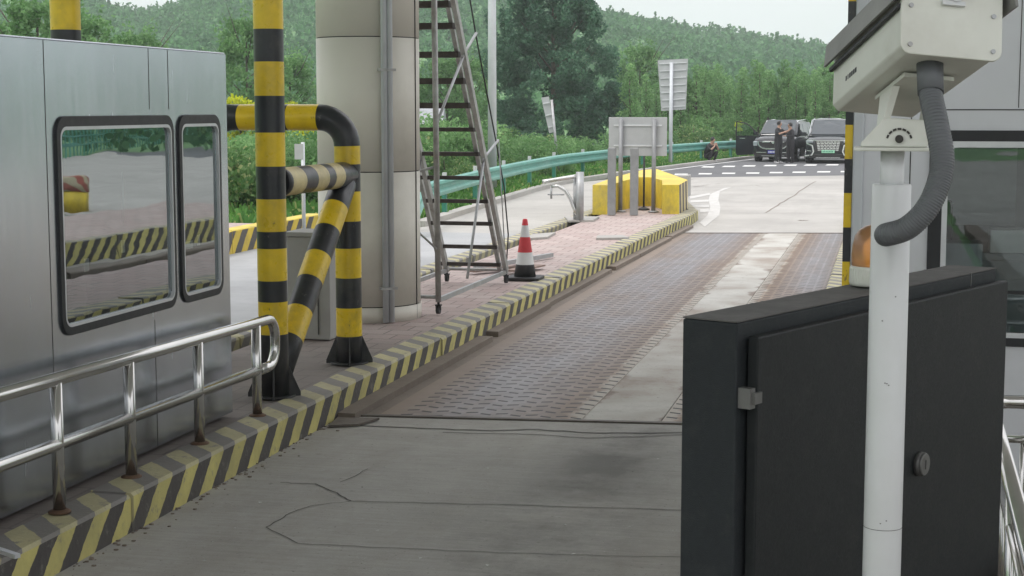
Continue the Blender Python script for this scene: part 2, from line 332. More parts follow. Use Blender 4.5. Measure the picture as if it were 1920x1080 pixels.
# ------------------------------------------------------------------ mesh builder
ORIG = {}
class MB:
    def __init__(s): s.v = []; s.f = []; s.mi = []; s.sm = []
    def add(s, vs, fs, mi=0, smooth=False):
        o = len(s.v); s.v += [tuple(v) for v in vs]
        for f in fs: s.f.append(tuple(i+o for i in f)); s.mi.append(mi); s.sm.append(smooth)
        return s
    def box(s, x0, y0, z0, x1, y1, z1, mi=0):
        vs = [(x, y, z) for z in (z0, z1) for y in (y0, y1) for x in (x0, x1)]
        return s.add(vs, [(0, 2, 3, 1), (4, 5, 7, 6), (0, 1, 5, 4), (2, 6, 7, 3), (0, 4, 6, 2), (1, 3, 7, 5)], mi)
    def obox(s, c, ax, ay, az, mi=0):
        c, ax, ay, az = map(Vector, (c, ax, ay, az))
        vs = [c+ax*i+ay*j+az*k for k in (-1, 1) for j in (-1, 1) for i in (-1, 1)]
        return s.add(vs, [(0, 2, 3, 1), (4, 5, 7, 6), (0, 1, 5, 4), (2, 6, 7, 3), (0, 4, 6, 2), (1, 3, 7, 5)], mi)
    def bar(s, a, b, w, h, mi=0, up=(0, 0, 1)):
        a, b = Vector(a), Vector(b); d = (b-a); u = d.normalized(); sx = u.cross(Vector(up))
        if sx.length < 1e-4: sx = u.cross(Vector((0, 1, 0)))
        sx.normalize(); sz = sx.cross(u)
        return s.obox((a+b)/2, d/2, sx*w/2, sz*h/2, mi)
    def tube(s, pts, r, seg=14, mi=0, caps=True, mis=None):
        pts = [Vector(p) for p in pts]; n = len(pts); rs = r if isinstance(r, (list, tuple)) else [r]*n
        t0 = (pts[1]-pts[0]).normalized(); ref = Vector((0, 0, 1)) if abs(t0.z) < .9 else Vector((0, 1, 0))
        nx = t0.cross(ref).normalized(); vs = []
        for i, p in enumerate(pts):
            t = ((pts[min(i+1, n-1)]-pts[max(i-1, 0)])).normalized()
            nx = (nx-t*nx.dot(t)).normalized(); ny = t.cross(nx)
            for k in range(seg):
                a = 2*PI*k/seg; vs.append(p+(nx*math.cos(a)+ny*math.sin(a))*rs[i])
        o = len(s.v); s.v += [tuple(v) for v in vs]
        for i in range(n-1):
            for k in range(seg):
                k2 = (k+1) % seg
                s.f.append((o+i*seg+k, o+i*seg+k2, o+(i+1)*seg+k2, o+(i+1)*seg+k)); s.mi.append(mis[i] if mis else mi); s.sm.append(True)
        if caps:
            s.f.append(tuple(o+k for k in range(seg))[::-1]); s.mi.append(mis[0] if mis else mi); s.sm.append(False)
            s.f.append(tuple(o+(n-1)*seg+k for k in range(seg))); s.mi.append(mis[-1] if mis else mi); s.sm.append(False)
        return s
    def lathe(s, prof, c=(0, 0, 0), seg=24, mis=None, mi=0, smooth=True):
        cx, cy, cz = c; o = len(s.v); n = len(prof)
        for r, z in prof:
            for k in range(seg):
                a = 2*PI*k/seg; s.v.append((cx+r*math.cos(a), cy+r*math.sin(a), cz+z))
        for i in range(n-1):
            for k in range(seg):
                k2 = (k+1) % seg
                s.f.append((o+i*seg+k, o+i*seg+k2, o+(i+1)*seg+k2, o+(i+1)*seg+k)); s.mi.append(mis[i] if mis else mi); s.sm.append(smooth)
        s.f.append(tuple(o+(n-1)*seg+k for k in range(seg))); s.mi.append(mis[-1] if mis else mi); s.sm.append(False)
        s.f.append(tuple(o+k for k in range(seg))[::-1]); s.mi.append(mis[0] if mis else mi); s.sm.append(False)
        return s
    def prism(s, poly, z0, z1, mi=0, side=None, bottom=True):
        n = len(poly); vs = [(p[0], p[1], z0) for p in poly]+[(p[0], p[1], z1) for p in poly]
        s.add(vs, [tuple(range(n, 2*n))], mi)
        o = len(s.v)-2*n
        if bottom: s.f.append(tuple(o+i for i in range(n))[::-1]); s.mi.append(mi); s.sm.append(False)
        for i in range(n):
            j = (i+1) % n; s.f.append((o+i, o+j, o+n+j, o+n+i)); s.mi.append(side if side is not None else mi); s.sm.append(False)
        return s
    def sheet(s, poly, z, mi=0):
        return s.add([(p[0], p[1], z) for p in poly], [tuple(range(len(poly)))], mi)
    def build(s, name, mats, parent=None, bevel=0, origin=None):
        if not isinstance(mats, (list, tuple)): mats = [mats]
        vs = np.array(s.v, dtype=float)
        if parent is not None: org = ORIG[parent]
        elif origin is not None: org = Vector(origin)
        else:
            lo, hi = vs.min(0), vs.max(0); org = Vector(((lo[0]+hi[0])/2, (lo[1]+hi[1])/2, lo[2]))
        vs = vs-np.array(org)
        me = bpy.data.meshes.new(name); me.from_pydata(vs.tolist(), [], s.f); me.update()
        for m in mats: me.materials.append(m)
        me.polygons.foreach_set('material_index', s.mi); me.polygons.foreach_set('use_smooth', s.sm)
        bm = bmesh.new(); bm.from_mesh(me); bmesh.ops.recalc_face_normals(bm, faces=bm.faces); bm.to_mesh(me); bm.free()
        o = bpy.data.objects.new(name, me); C.objects.link(o)
        if parent is not None: o.parent = parent
        else: o.location = org
        ORIG[o] = org
        if bevel:
            b = o.modifiers.new('bevel', 'BEVEL'); b.width = bevel; b.segments = 2; b.limit_method = 'ANGLE'; b.angle_limit = R(40)
        return o
def tag(o, label=None, cat=None, group=None, kind=None):
    if label: o['label'] = label
    if cat: o['category'] = cat
    if group: o['group'] = group
    if kind: o['kind'] = kind
    return o
def thing(name, label, cat, loc=(0, 0, 0), group=None):
    o = bpy.data.objects.new(name, None); C.objects.link(o); o.location = loc; o.empty_display_size = .2
    ORIG[o] = Vector(loc); return tag(o, label, cat, group)
def copy_tree(o, parent=None):
    c = o.copy(); C.objects.link(c)
    if parent is not None: c.parent = parent
    for ch in list(o.children): copy_tree(ch, c)
    return c
def struct(name, mb, m, label=None): return tag(mb.build(name, m), label, kind='structure')
def sm(t): t = max(0, min(1, t)); return t*t*(3-2*t)
def rrect(x0, y0, x1, y1, r, n=6):
    pts = []
    for cx, cy, a0 in ((x1-r, y1-r, 0), (x0+r, y1-r, 90), (x0+r, y0+r, 180), (x1-r, y0+r, 270)):
        for k in range(n+1):
            a = R(a0+90*k/n); pts.append((cx+r*math.cos(a), cy+r*math.sin(a)))
    return pts
def ring(mb, outer, inner, f, d0, d1, mi=0):
    """closed ring between two 2-D outlines with equal counts, f maps (u, v, d) -> xyz"""
    n = len(outer); o = len(mb.v)
    for ps, d in ((outer, d0), (inner, d0), (outer, d1), (inner, d1)):
        mb.v += [tuple(f(p[0], p[1], d)) for p in ps]
    for i in range(n):
        j = (i+1) % n
        for a, b in ((0, 1), (2, 3), (0, 2), (1, 3)):
            mb.f.append((o+a*n+i, o+a*n+j, o+b*n+j, o+b*n+i)); mb.mi.append(mi); mb.sm.append(False)

# ------------------------------------------------------------------ ground, terrain, hills
ridge_px = [(-6000, 150), (-3000, 60), (-1500, -30), (-600, -60), (-100, -35), (60, -25), (150, -2), (205, 22), (260, 34), (310, 27), (360, 12), (420, -8), (520, -30), (650, -48), (800, -50), (920, -35), (1020, -5), (1100, 24),
            (1200, 44), (1300, 62), (1400, 77), (1500, 90), (1580, 99), (1700, 96), (1900, 90), (2400, 110), (4000, 150), (9000, 165)]
rp_az = [math.atan((p[0]-960)/3019) for p in ridge_px]; rp_y = [p[1] for p in ridge_px]
def ridge_z(az):      # az measured clockwise from the camera axis
    y = np.interp(az, rp_az, rp_y, left=165, right=165)
    return 2.35+430*(202-y)/3000
def nfun(x, y):
    return (np.sin(x*.031+1.3)*np.cos(y*.027+.4)+.6*np.sin(x*.071+y*.053+2)+.4*np.cos(x*.13-y*.11)+.25*np.sin(x*.31+y*.23))
def terrain_h(x, y):
    r = np.hypot(x, y); az = np.arctan2(x, y)+YAW; az = (az+PI) % (2*PI)-PI
    rz = ridge_z(az)-3.0
    t = np.clip((r-115)/(430-115), 0, 1); t = t*t*(3-2*t)*.75+t*.25
    fall = np.clip((r-430)/900, 0, 1)
    z = (rz+nfun(x, y)*1.2*t)*t*(1-fall*.8)+nfun(x*.5, y*.5)*2.2*t*(1-t)*2
    far = np.clip((r-600)/450, 0, 1)*np.clip((1500-r)/300, 0, 1); z = z+far*(62+9*np.sin(az*17+2.0)+4*np.sin(az*41))*np.clip((-az-.235)*16, 0, 1)
    # ground drops a little beyond the guardrail
    return z*np.clip((r-100)/30, 0, 1)-.06-.35*np.clip((r-88)/12, 0, 1)*np.clip((130-r)/20, 0, 1)
def make_terrain():
    rs = np.concatenate([[0.001, 20, 50, 80], np.arange(92, 480, 6), np.arange(490, 1500, 25), np.geomspace(1500, 9000, 12)])
    na = 900; az = np.linspace(0, 2*PI, na, endpoint=False)
    A, RR = np.meshgrid(az, rs); x = RR*np.sin(A); y = RR*np.cos(A); z = terrain_h(x, y)
    vs = np.stack([x, y, z], -1).reshape(-1, 3); f = []
    for i in range(len(rs)-1):
        for k in range(na):
            k2 = (k+1) % na; f.append((i*na+k, i*na+k2, (i+1)*na+k2, (i+1)*na+k))
    me = bpy.data.meshes.new('ground'); me.from_pydata(vs.tolist(), [], f); me.materials.append(M['terrain'])
    me.polygons.foreach_set('use_smooth', [True]*len(f))
    o = bpy.data.objects.new('ground', me); C.objects.link(o); tag(o, 'green hillsides and verge around the toll plaza', kind='structure')
make_terrain()

def strip_line(mb, pts, w, z, mi=0):
    pts = [Vector((p[0], p[1], 0)) for p in pts]; L = []; Rr = []
    for i, p in enumerate(pts):
        d = (pts[min(i+1, len(pts)-1)]-pts[max(i-1, 0)]).normalized(); nn = Vector((-d.y, d.x, 0))
        ww = w[i] if isinstance(w, list) else w
        L.append(p+nn*ww/2); Rr.append(p-nn*ww/2)
    for i in range(len(pts)-1):
        mb.add([(L[i].x, L[i].y, z), (L[i+1].x, L[i+1].y, z), (Rr[i+1].x, Rr[i+1].y, z), (Rr[i].x, Rr[i].y, z)], [(0, 1, 2, 3)], mi)

kerbL = [(-4.06, -12), (-4.05, 8), (-4.035, 11.5), (-4.02, 17), (-3.94, 25), (-3.85, 32.3), (-3.88, 33.6)]
KR = -.70
def kx(y): return float(np.interp(y, [k[1] for k in kerbL], [k[0] for k in kerbL]))
fy = lambda x: 11.48+.1*(x+3.8); by = lambda x: 30.08+.22*(x+3.6)
# near lane slab
struct('road', MB().prism([(-4.4, -12), (KR+.3, -12), (KR+.3, fy(KR+.3)), (-4.4, fy(-4.4))], -.2, 0), M['slab'], 'worn grey concrete of the toll lane')
# plaza beyond the scale, side lanes
left_edge = [(-10.3, 28.4), (-8.95, 30.5), (-9.35, 38), (-9.65, 44), (-9.76, 48.7), (-9.2, 53), (-8.6, 55.5)]
pl = [(-4.0, by(-4.0)+.1)] + [(KR+.3, by(KR+.3)+.1), (30, 36), (30, 74)]
asph0 = [(-8.9, 53.0), (-6.97, 54.08), (-1.39, 57.15), (12, 64.5), (30, 74)]
struct('plaza', MB().sheet([(-6.2, 33.4), (-3.9, 33.4), (-4.0, by(-4)+.1), (KR+.3, by(KR+.3)+.1), (30, 36)]+[(p[0], p[1]) for p in asph0[::-1]]+[(-9.76, 48.7), (-9.65, 44), (-9.35, 38), (-8.95, 30.5), (-9.3, 29.2), (-6.2, 29.2)], 0), M['plaza'], 'pale concrete apron beyond the lane')
struct('side_lane', MB().sheet([(-10.35, -12), (-5.8, -12), (-5.8, 29.2), (-9.3, 29.2), (-10.35, 28)], 0), M['side_lane'], 'pale neighbouring lane left of the island')
struct('east_road', MB().sheet([(1.4, -60), (60, -60), (60, 30), (30, 35.9), (1.4, 31)], -.004), M['plaza'])
struct('west_road', MB().sheet([(-25, -60), (KR+.3, -60), (KR+.3, -12.02), (-25, -12.02)], -.004), M['side_lane'])
far_edge = [(30, 96), (12, 88), (0, 82), (-4.2, 79), (-6.3, 75.2), (-7.6, 67), (-8.5, 60.5), (-9.1, 56)]
struct('asphalt_road', MB().sheet(asph0+far_edge, .002), M['asphalt'], 'grey asphalt road with dashed white cross lines')
# verge kerb along the road edge
mbk = MB(); ve = [(-8.95, 30.5), (-9.35, 38), (-9.65, 44), (-9.76, 48.7), (-9.35, 53), (-9.1, 56), (-8.5, 60.5), (-7.6, 67), (-6.3, 75.2), (-4.2, 79), (0, 82), (12, 88)]
for a, b in zip(ve[:-1], ve[1:]):
    a3, b3 = Vector((a[0]-.12, a[1], .04)), Vector((b[0]-.12, b[1], .04)); mbk.bar(a3, b3, .26, .14)
struct('verge_kerb', mbk, M['plaza'], 'low pale kerb between road and grass')

# painted markings
def zp(x, y): return (1220+x/4.32, 190+y/4.32)
mb = MB()
for (x, y) in zip((245, 440, 630, 825, 1015, 1200, 1400, 1590), (592, 588, 584, 582, 578, 575, 572, 570)):
    q = [G(*zp(x-54, y+5)), G(*zp(x+52, y+5)), G(*zp(x+58, y-5)), G(*zp(x-48, y-5))]; mb.sheet(q, .006)
for (x, y) in zip((465, 632, 797, 968, 1132, 1295, 1470), (532, 528, 524, 521, 518, 517, 515)):
    q = [G(*zp(x-58, y+5)), G(*zp(x+44, y+5)), G(*zp(x+56, y-5)), G(*zp(x-36, y-5))]; mb.sheet(q, .006)
edge = [(-8.75, 57.2), (-8.15, 60.7), (-7.25, 67), (-6.05, 74.5), (-4, 78)]
strip_line(mb, edge, .16, .006)
struct('road_marking', mb, M['line'], 'white dashes and edge line on the asphalt')
mb = MB()
ol = [(660, 695), (560, 733), (548, 800), (566, 860), (555, 925), (440, 1018), (365, 1018)]
il = [(590, 705), (480, 755), (470, 800), (482, 860), (460, 925), (395, 985), (365, 1018)]
for i in range(len(ol)-1):
    q = [G(*zp(*ol[i])), G(*zp(*ol[i+1])), G(*zp(*il[i+1])), G(*zp(*il[i]))]
    if i == len(ol)-2: q = q[:3]
    mb.sheet(q, .006)
for (xa, ya, xb, yb, t) in ((318, 782, 480, 752, 9), (322, 812, 470, 806, 9), (330, 846, 476, 850, 10), (400, 888, 472, 884, 12)):
    mb.sheet([G(*zp(xa, ya+t)), G(*zp(xb, yb+t)), G(*zp(xb, yb-t)), G(*zp(xa, ya-t))], .006)
struct('road_marking', mb, M['line_worn'], 'curved white nose marking on the pale apron')

# cracks and joints
mb = MB()
def pl_px(mb, pts, wd, z=.004):
    out = []
    for (a, b) in zip(pts[:-1], pts[1:]):
        for k in range(6):
            t = k/6; out.append((a[0]+(b[0]-a[0])*t+random.uniform(-2, 2), a[1]+(b[1]-a[1])*t+random.uniform(-.8, .8)))
    out.append(pts[-1]); strip_line(mb, [G(*p) for p in out], wd, z)
pl_px(mb, [(655, 941), (800, 944), (1000, 949), (1283, 958), (1400, 962)], .009)
pl_px(mb, [(525, 906), (590, 908), (625, 922), (658, 940)], .009)
pl_px(mb, [(500, 990), (545, 962), (590, 948), (655, 941)], .006)
pl_px(mb, [(500, 990), (560, 1020), (720, 1028), (900, 1036), (1100, 1042), (1290, 1046)], .006)
pl_px(mb, [(640, 905), (690, 880)], .006)
pl_px(mb, [(640, 797), (760, 802), (900, 808), (1010, 806), (1100, 812), (1283, 812)], .02)
pl_px(mb, [(830, 812), (1000, 815), (1100, 822), (1283, 816)], .012)
struct('road_crack', mb, M['crack'], 'dark cracks and joints in the near concrete')
mb = MB()
pl_px(mb, [(1300, 350), (1410, 348), (1450, 350)], .03, .005)
pl_px(mb, [(1437, 399), (1470, 378), (1530, 340)], .03, .005)
pl_px(mb, [(1497, 413), (1515, 414)], .05, .005); pl_px(mb, [(1290, 351), (1350, 344)], .02, .005)
for k in range(1, 9):
    y = 33.5+k*2.6
    strip_line(mb, [(-6+.0*k-1.5, y-1.2), (-3, y), (4, y+1.6)], .02, .004)
strip_line(mb, [(-6.3, 34), (-6.3, 53)], .02, .0045)
struct('road_crack', mb, M['ledge'], 'joints in the pale apron')

# weighbridge
wx = (-3.80, -2.22, -1.62, KR)
def quad(mb, xa, xb, y0f, y1f, z0, z1, mi=0): mb.prism([(xa, y0f(xa)), (xb, y0f(xb)), (xb, y1f(xb)), (xa, y1f(xa))], z0, z1, mi)
wb = thing('weighbridge', 'rusty steel weighbridge with slotted plates and pale concrete strip in the lane', 'weighbridge', (-2.3, 20, 0))
for xa, xb in ((wx[0]+.03, wx[1]), (wx[2], wx[3]-.02)):
    m_ = MB()
    for k in range(6):
        t0, t1 = k/6, (k+1)/6
        f0 = lambda x, t=t0: fy(x)+.09+(by(x)-fy(x)-.15)*t; f1 = lambda x, t=t1: fy(x)+.085+(by(x)-fy(x)-.15)*t-.002
        quad(m_, xa, xb, f0, f1, -.15, .002)
    m_.build('steel_plate', M['plate'], wb)
m_ = MB(); quad(m_, wx[1]+.006, wx[2]-.006, lambda x: fy(x)+.09, lambda x: by(x)-.06, -.15, .004); m_.build('concrete_strip', M['strip'], wb)
for x_, f0, f1, zz in ((wx[0]-.25, lambda x: fy(x)+.01, lambda x: fy(x)+.035, .012), (wx[0]-.25, lambda x: fy(x)+.05, lambda x: fy(x)+.083, .008), (wx[0], lambda x: by(x)-.05, lambda x: by(x)-.01, .012)):
    m_ = MB(); quad(m_, x_, wx[3], f0, f1, -.15, zz); m_.build('steel_frame', M['frame'], wb)
struct('pit_edge', MB().prism([(-4.05, 11.3), (KR+.3, 11.6), (KR+.3, 31.1), (-4.05, 30.3)], -.3, -.03), M['crack'])

# islands
ZI = .22
yk = [k for k in kerbL]
inner = [(k[0]-.34, k[1]) for k in kerbL]
island_left = [(-5.86, 33.2), (-5.86, -12)]
mbp = MB().prism([(k[0]-.25, k[1]) for k in kerbL[:-1]]+[(-4.2, 33.6), (-4.75, 37.5), (-5.4, 41), (-6.0, 41.2), (-6.1, 37), (-5.62, 33.2), (-5.6, -12)], -.05, ZI-.012)
struct('pavement', mbp, M['paver'], 'pink paved surface of the toll island')
def kerb_run(name, line, wdt, side, label, zt=ZI, m=('kerb', 'kerb_top'), jit=.012):
    """side=-1: island lies to the left (smaller x) of the line"""
    mb = MB(); pts = []
    for (a, b) in zip(line[:-1], line[1:]):
        L = math.dist(a, b); n = max(1, int(L/2.1))
        for k in range(n): pts.append((a, b, k/n, (k+1)/n))
    for (a, b, t0, t1) in pts:
        j = random.uniform(-jit, jit); jz = random.uniform(-jit*.7, jit*.7)
        p = [Vector((a[0]+(b[0]-a[0])*t, a[1]+(b[1]-a[1])*t)) for t in (t0+.0004, t1-.0004)]
        d = (p[1]-p[0]).normalized(); nn = Vector((-d.y, d.x))*(1 if side < 0 else -1)
        q = [p[0]-nn*j, p[1]-nn*j, p[1]+nn*wdt, p[0]+nn*wdt]; tz = zt+jz
        e = .018
        lo = [(v.x, v.y, -.05) for v in q]; hi = [(q[0].x, q[0].y, tz-e), (q[1].x, q[1].y, tz-e), (q[1].x+nn.x*e, q[1].y+nn.y*e, tz), (q[0].x+nn.x*e, q[0].y+nn.y*e, tz), (q[2].x, q[2].y, tz), (q[3].x, q[3].y, tz)]
        mb.add(lo+hi, [(0, 1, 5, 4)], 0)
        mb.add(lo+hi, [(4, 5, 6, 7), (7, 6, 8, 9), (2, 3, 9, 8), (1, 2, 8, 6, 5), (0, 4, 7, 9, 3)], 1)
    o = mb.build(name, [M[m[0]], M[m[1]]]); tag(o, label, kind='structure'); return o
kerb_run('kerb', kerbL, .255, -1, 'yellow and black striped kerb along the lane')
kerb_run('kerb', [(-3.88, 33.6), (-4.62, 37.6), (-5.3, 41.3)], .2, -1, 'striped nose kerb of the island')
kerb_run('kerb', [(-5.86, 41.3), (-6.3, 37), (-5.86, 33.2)], .2, 1, 'back nose kerb')
kerb_run('kerb', [(-5.86, 33.2), (-5.86, -12)], .25, 1, 'faded striped kerb on the far side of the island', jit=.004, m=('kerb_top', 'kerb_top'))
# ledge under the kerb beside the scale
mb = MB()
segs = [(11.35, 15.6), (15.9, 18.4), (18.45, 22.6), (22.9, 25.0), (25.04, 28.4), (28.6, 31.4)]
for i, (a, b) in enumerate(segs):
    j = random.uniform(-.02, .02)
    mb.prism([(kx(a)-.02, a), (kx(a)+.13+j, a), (kx(b)+.14+j, b), (kx(b)-.02, b)], -.1, .045+random.uniform(-.012, .012))
mb.prism([(kx(11.3)-.02, 11.35), (-3.765, 11.5), (-3.765, 31.2), (kx(31)-.02, 31.4)], -.12, -.004)
struct('scale_ledge', mb, [M['ledge']], 'rusty concrete ledge between kerb and weighbridge')
tag(MB().prism([(-3.98, 11.0), (-3.78, 11.1), (-3.7, 11.36), (-3.86, 11.33), (-4.02, 11.33)], .006, .022).build('steel_offcut', M['frame']), 'flat dull steel offcut lying at the near corner of the weighbridge', 'steel plate')
# right island
kR = [(KR, -12), (KR, 34)]
struct('pavement', MB().prism([(KR+.3, -12), (1.15, -12), (1.15, 34), (KR+.3, 34)], -.05, ZI-.012), M['paver'], 'paved surface of the right toll island')
kerb_run('kerb', kR, .31, 1, 'striped kerb of the right toll island')
kerb_run('kerb', [(1.4, 34), (1.4, -12)], .26, -1, 'plain kerb on the east side of the right toll island', m=('ledge', 'ledge'))
# far left island
FL = [(-10.33, 14), (-10.33, 24), (-10.33, 28.3)]
struct('pavement', MB().prism([(-10.5, 5), (-10.5, 28.0), (-12.4, 28.0), (-12.4, 5)], -.05, .2), M['paver'], 'paved surface of the far left island')
kerb_run('kerb', [(-10.3, 5), (-10.3, 28.3)], .28, -1, 'clean striped kerb of the far left island', zt=.38, m=('kerb_far', 'barrier_yellow'), jit=.004)
# paver slabs lifted
for i, (pts, lab) in enumerate([([(1000, 441), (1042, 438), (1026, 447), (980, 450)], 'lifted paving slab beside the stand, leftmost of the three'), ([(1120, 444), (1168, 443), (1180, 448), (1118, 449)], 'lifted paving slab by the striped kerb in mid island'), ([(1058, 408), (1124, 408), (1112, 415), (1066, 416)], 'lifted paving slab under the bent steel stand')]):
    q = [G(a, b, ZI) for a, b in pts]
    tag(MB().prism([(p.x, p.y) for p in q], ZI-.01, ZI+.025).build('paving_slab', M['plaza']), lab, 'paving slab', 'lifted paving slabs on the island')
# litter
mb = MB()
for k in range(34):
    px, py = random.uniform(150, 1270), random.uniform(830, 1075)
    if py < 1000-(px-243)*.56+30: continue
    g = G(px, py, .004); s_ = random.uniform(.006, .02); a = random.uniform(0, PI)
    d = Vector((math.cos(a), math.sin(a), 0))*s_; e = Vector((-d.y, d.x, 0))*random.uniform(.3, .8)
    mb.add([g+d+Vector((0, 0, .003)), g+e*.8+d*.2+Vector((0, 0, .006)), g-d*.8+e*.3+Vector((0, 0, .002)), g-e+d*.1+Vector((0, 0, .004))], [(0, 1, 2, 3)], 0 if k % 5 else 1)
for k in range(130):
    t = random.uniform(0, 1); y = 6.9+t*4.5; g = Vector((kx(y)+abs(random.gauss(0, .09))*random.random()+.01, y, .004)); s_ = random.uniform(.002, .013)
    s_ *= .7; mb.obox(g, (s_, 0, 0), (s_*.3, s_*.7, 0), (0, 0, s_*.5), 2)
tag(mb.build('litter', [M['rubbish'], M['crack'], M['ledge']]), 'scraps and grit scattered over the near concrete', kind='stuff')

# ------------------------------------------------------------------ canopy over the booths (gives the shade)
tc_ = thing('toll_canopy', 'wide flat canopy roof over the toll booths', 'canopy', (0, 4, 8.6))
mb = MB().box(-13, -3.5, 8.6, 8, 17.2, 9.3); mb.build('roof', M['canopy'], tc_)

# ------------------------------------------------------------------ round column
col = thing('column', 'thick round beige clad column carrying the canopy beside the ladder', 'column', (-5.17, 15.6, ZI))
cc = (-5.17, 15.6, 0); rc = .52
prof = [(rc+.0, ZI-.02), (rc, .36)]; mis = [0]
for za, zb in ((.375, 1.71), (1.725, 3.04), (3.055, 4.6), (4.615, 8.6)):
    prof += [(rc-.012, prof[-1][1]+.002), (rc-.012, za), (rc+.004, za+.002), (rc+.004, zb)]; mis += [1, 1, 1, 0, 0] if False else [0]
mb = MB(); last = ZI-.02
for i, (za, zb) in enumerate(((ZI-.02, .36), (.37, 1.71), (1.72, 3.04), (3.05, 4.6), (4.61, 8.595))):
    mb.lathe([(rc+(.008 if i == 0 else 0), za), (rc+(.008 if i == 0 else 0), zb)], cc, 64)
mb.build('cladding', M['beige'], col)
MB().lathe([(rc-.012, ZI), (rc-.012, 8.59)], cc, 48).build('core', M['seam'], col)
pa_ = math.atan2(-1, .55)
a0 = math.atan2(0-15.6, 0+5.17)+.28
for k, da in enumerate((0, .105)):
    a = a0+da; px_, py_ = cc[0]+(rc+.045)*math.cos(a), cc[1]+(rc+.045)*math.sin(a)
    MB().tube([(px_, py_, ZI), (px_, py_, 8.59)], .031, 14).build('drain_pipe', M['galv_light'], col)
mb = MB(); a = a0+.052; cxp, cyp = cc[0]+(rc+.045)*math.cos(a), cc[1]+(rc+.045)*math.sin(a)
for z in (.56, 2.72, 4.9):
    t = Vector((-math.sin(a), math.cos(a), 0)); mb.obox((cxp, cyp, z), t*.085, Vector((math.cos(a), math.sin(a), 0))*.034, (0, 0, .012))
mb.build('pipe_clamp', M['ladder'], col)
mb = MB(); a = a0+.85; mb.bar((cc[0]+(rc+.003)*math.cos(a), cc[1]+(rc+.003)*math.sin(a), ZI), (cc[0]+(rc+.003)*math.cos(a), cc[1]+(rc+.003)*math.sin(a), 8.59), .01, .01); mb.build('vertical_seam', M['seam'], col)

# ------------------------------------------------------------------ striped portal frame
pf = thing('crash_portal', 'yellow and black striped pipe portal with tall post and slanting brace on the island', 'crash barrier', (-4.9, 12, ZI))
def vpost(x, y, edges, cols, r, ztop):
    """edges: image heights measured at this post, top to bottom"""
    mb = MB(); zs = [ztop]+edges; pts = []; mi = []
    for i in range(len(zs)-1):
        pts += [(x, y, zs[i]), (x, y, zs[i+1]+.001)]; mi += [cols[i], cols[i]]
    return mb.tube(pts, r, 28, mis=mi[:-1])
def gussets(mb, x, y, r, z0, h=.25, w=.085):
    for a in (20, 110, 200, 290):
        c, s = math.cos(R(a)), math.sin(R(a)); t = Vector((-s, c, 0))*.006
        A = Vector((x+c*(r-.01), y+s*(r-.01), z0)); B = Vector((x+c*(r+w), y+s*(r+w), z0)); D = Vector((x+c*(r-.01), y+s*(r-.01), z0+h)); B2 = B+Vector((0, 0, .03))
        mb.add([A-t, B-t, B2-t, D-t, A+t, B+t, B2+t, D+t], [(0, 1, 2, 3), (4, 7, 6, 5), (0, 4, 5, 1), (1, 5, 6, 2), (2, 6, 7, 3), (0, 3, 7, 4)])
    mb.lathe([(r+.05, z0), (r+.05, z0+.012)], (x, y, 0), 24)
Z1 = lambda y: 2.35-(y-202)/256.5
Z2 = lambda y: 2.35-(y-202)/226.5
p1 = G(509, 745, ZI); p2 = G(651, 682, ZI)
p1.y += .06; p2.y += .06
e1 = [Z1(v) for v in (-65, 57, 117, 180, 248, 311, 372, 433, 465, 526, 566, 628)]+[ZI]
vpost(p1.x, p1.y, e1, [0, 1, 0, 1, 0, 1, 0, 1, 0, 1, 0, 1, 0], .109, 3.9).build('post', [M['black'], M['yellow']], pf)
vpost(-5.9, 10.8, e1, [0, 1, 0, 1, 0, 1, 0, 1, 0, 1, 0, 1, 0], .109, 3.9).build('post', [M['black'], M['yellow']], pf)
# second post + elbow + cross pipe to matching leg
zc = 2.27; Re = .235; xr = p2.x; yy = p2.y
path = []; mi = []
def seg_add(p, m):
    path.append(p); mi.append(m)
ed = [(ZI, 0), (Z2(632), 1), (Z2(578), 0), (Z2(521), 1), (Z2(465), 0), (Z2(414), 1), (Z2(358), 0), (Z2(307), 1), (zc-Re, 0)]
for (z, m_), nx in zip(ed, ed[1:]+[(None, 0)]): path.append((xr, yy, z)); mi.append(m_)
for k in range(1, 9):
    a = PI/2*k/8; path.append((xr-Re+Re*math.cos(a), yy, zc-Re+Re*math.sin(a))); mi.append(0)
xs = [xr-Re-(592-592)/228, xr-(651-536)/228, xr-(651-477)/228, xr-(651-437)/228, xr-(651-385)/228, xr-(651-330)/228]
mi[-1] = 1
for k, x_ in enumerate(xs[1:]): path.append((x_, yy, zc)); mi.append(k % 2)
xl = -5.62
path.append((xl+Re, yy, zc)); mi.append(0)
for k in range(1, 9):
    a = PI/2*k/8; path.append((xl+Re-Re*math.sin(a), yy, zc-Re+Re*math.cos(a))); mi.append(0)
for (z, m_) in [(1.7, 1), (1.4, 0), (1.1, 1), (.8, 0), (ZI, 0)]: path.append((xl, yy, z)); mi.append(m_)
MB().tube(path, .109, 28, mis=mi).build('portal_pipe', [M['black'], M['yellow']], pf)
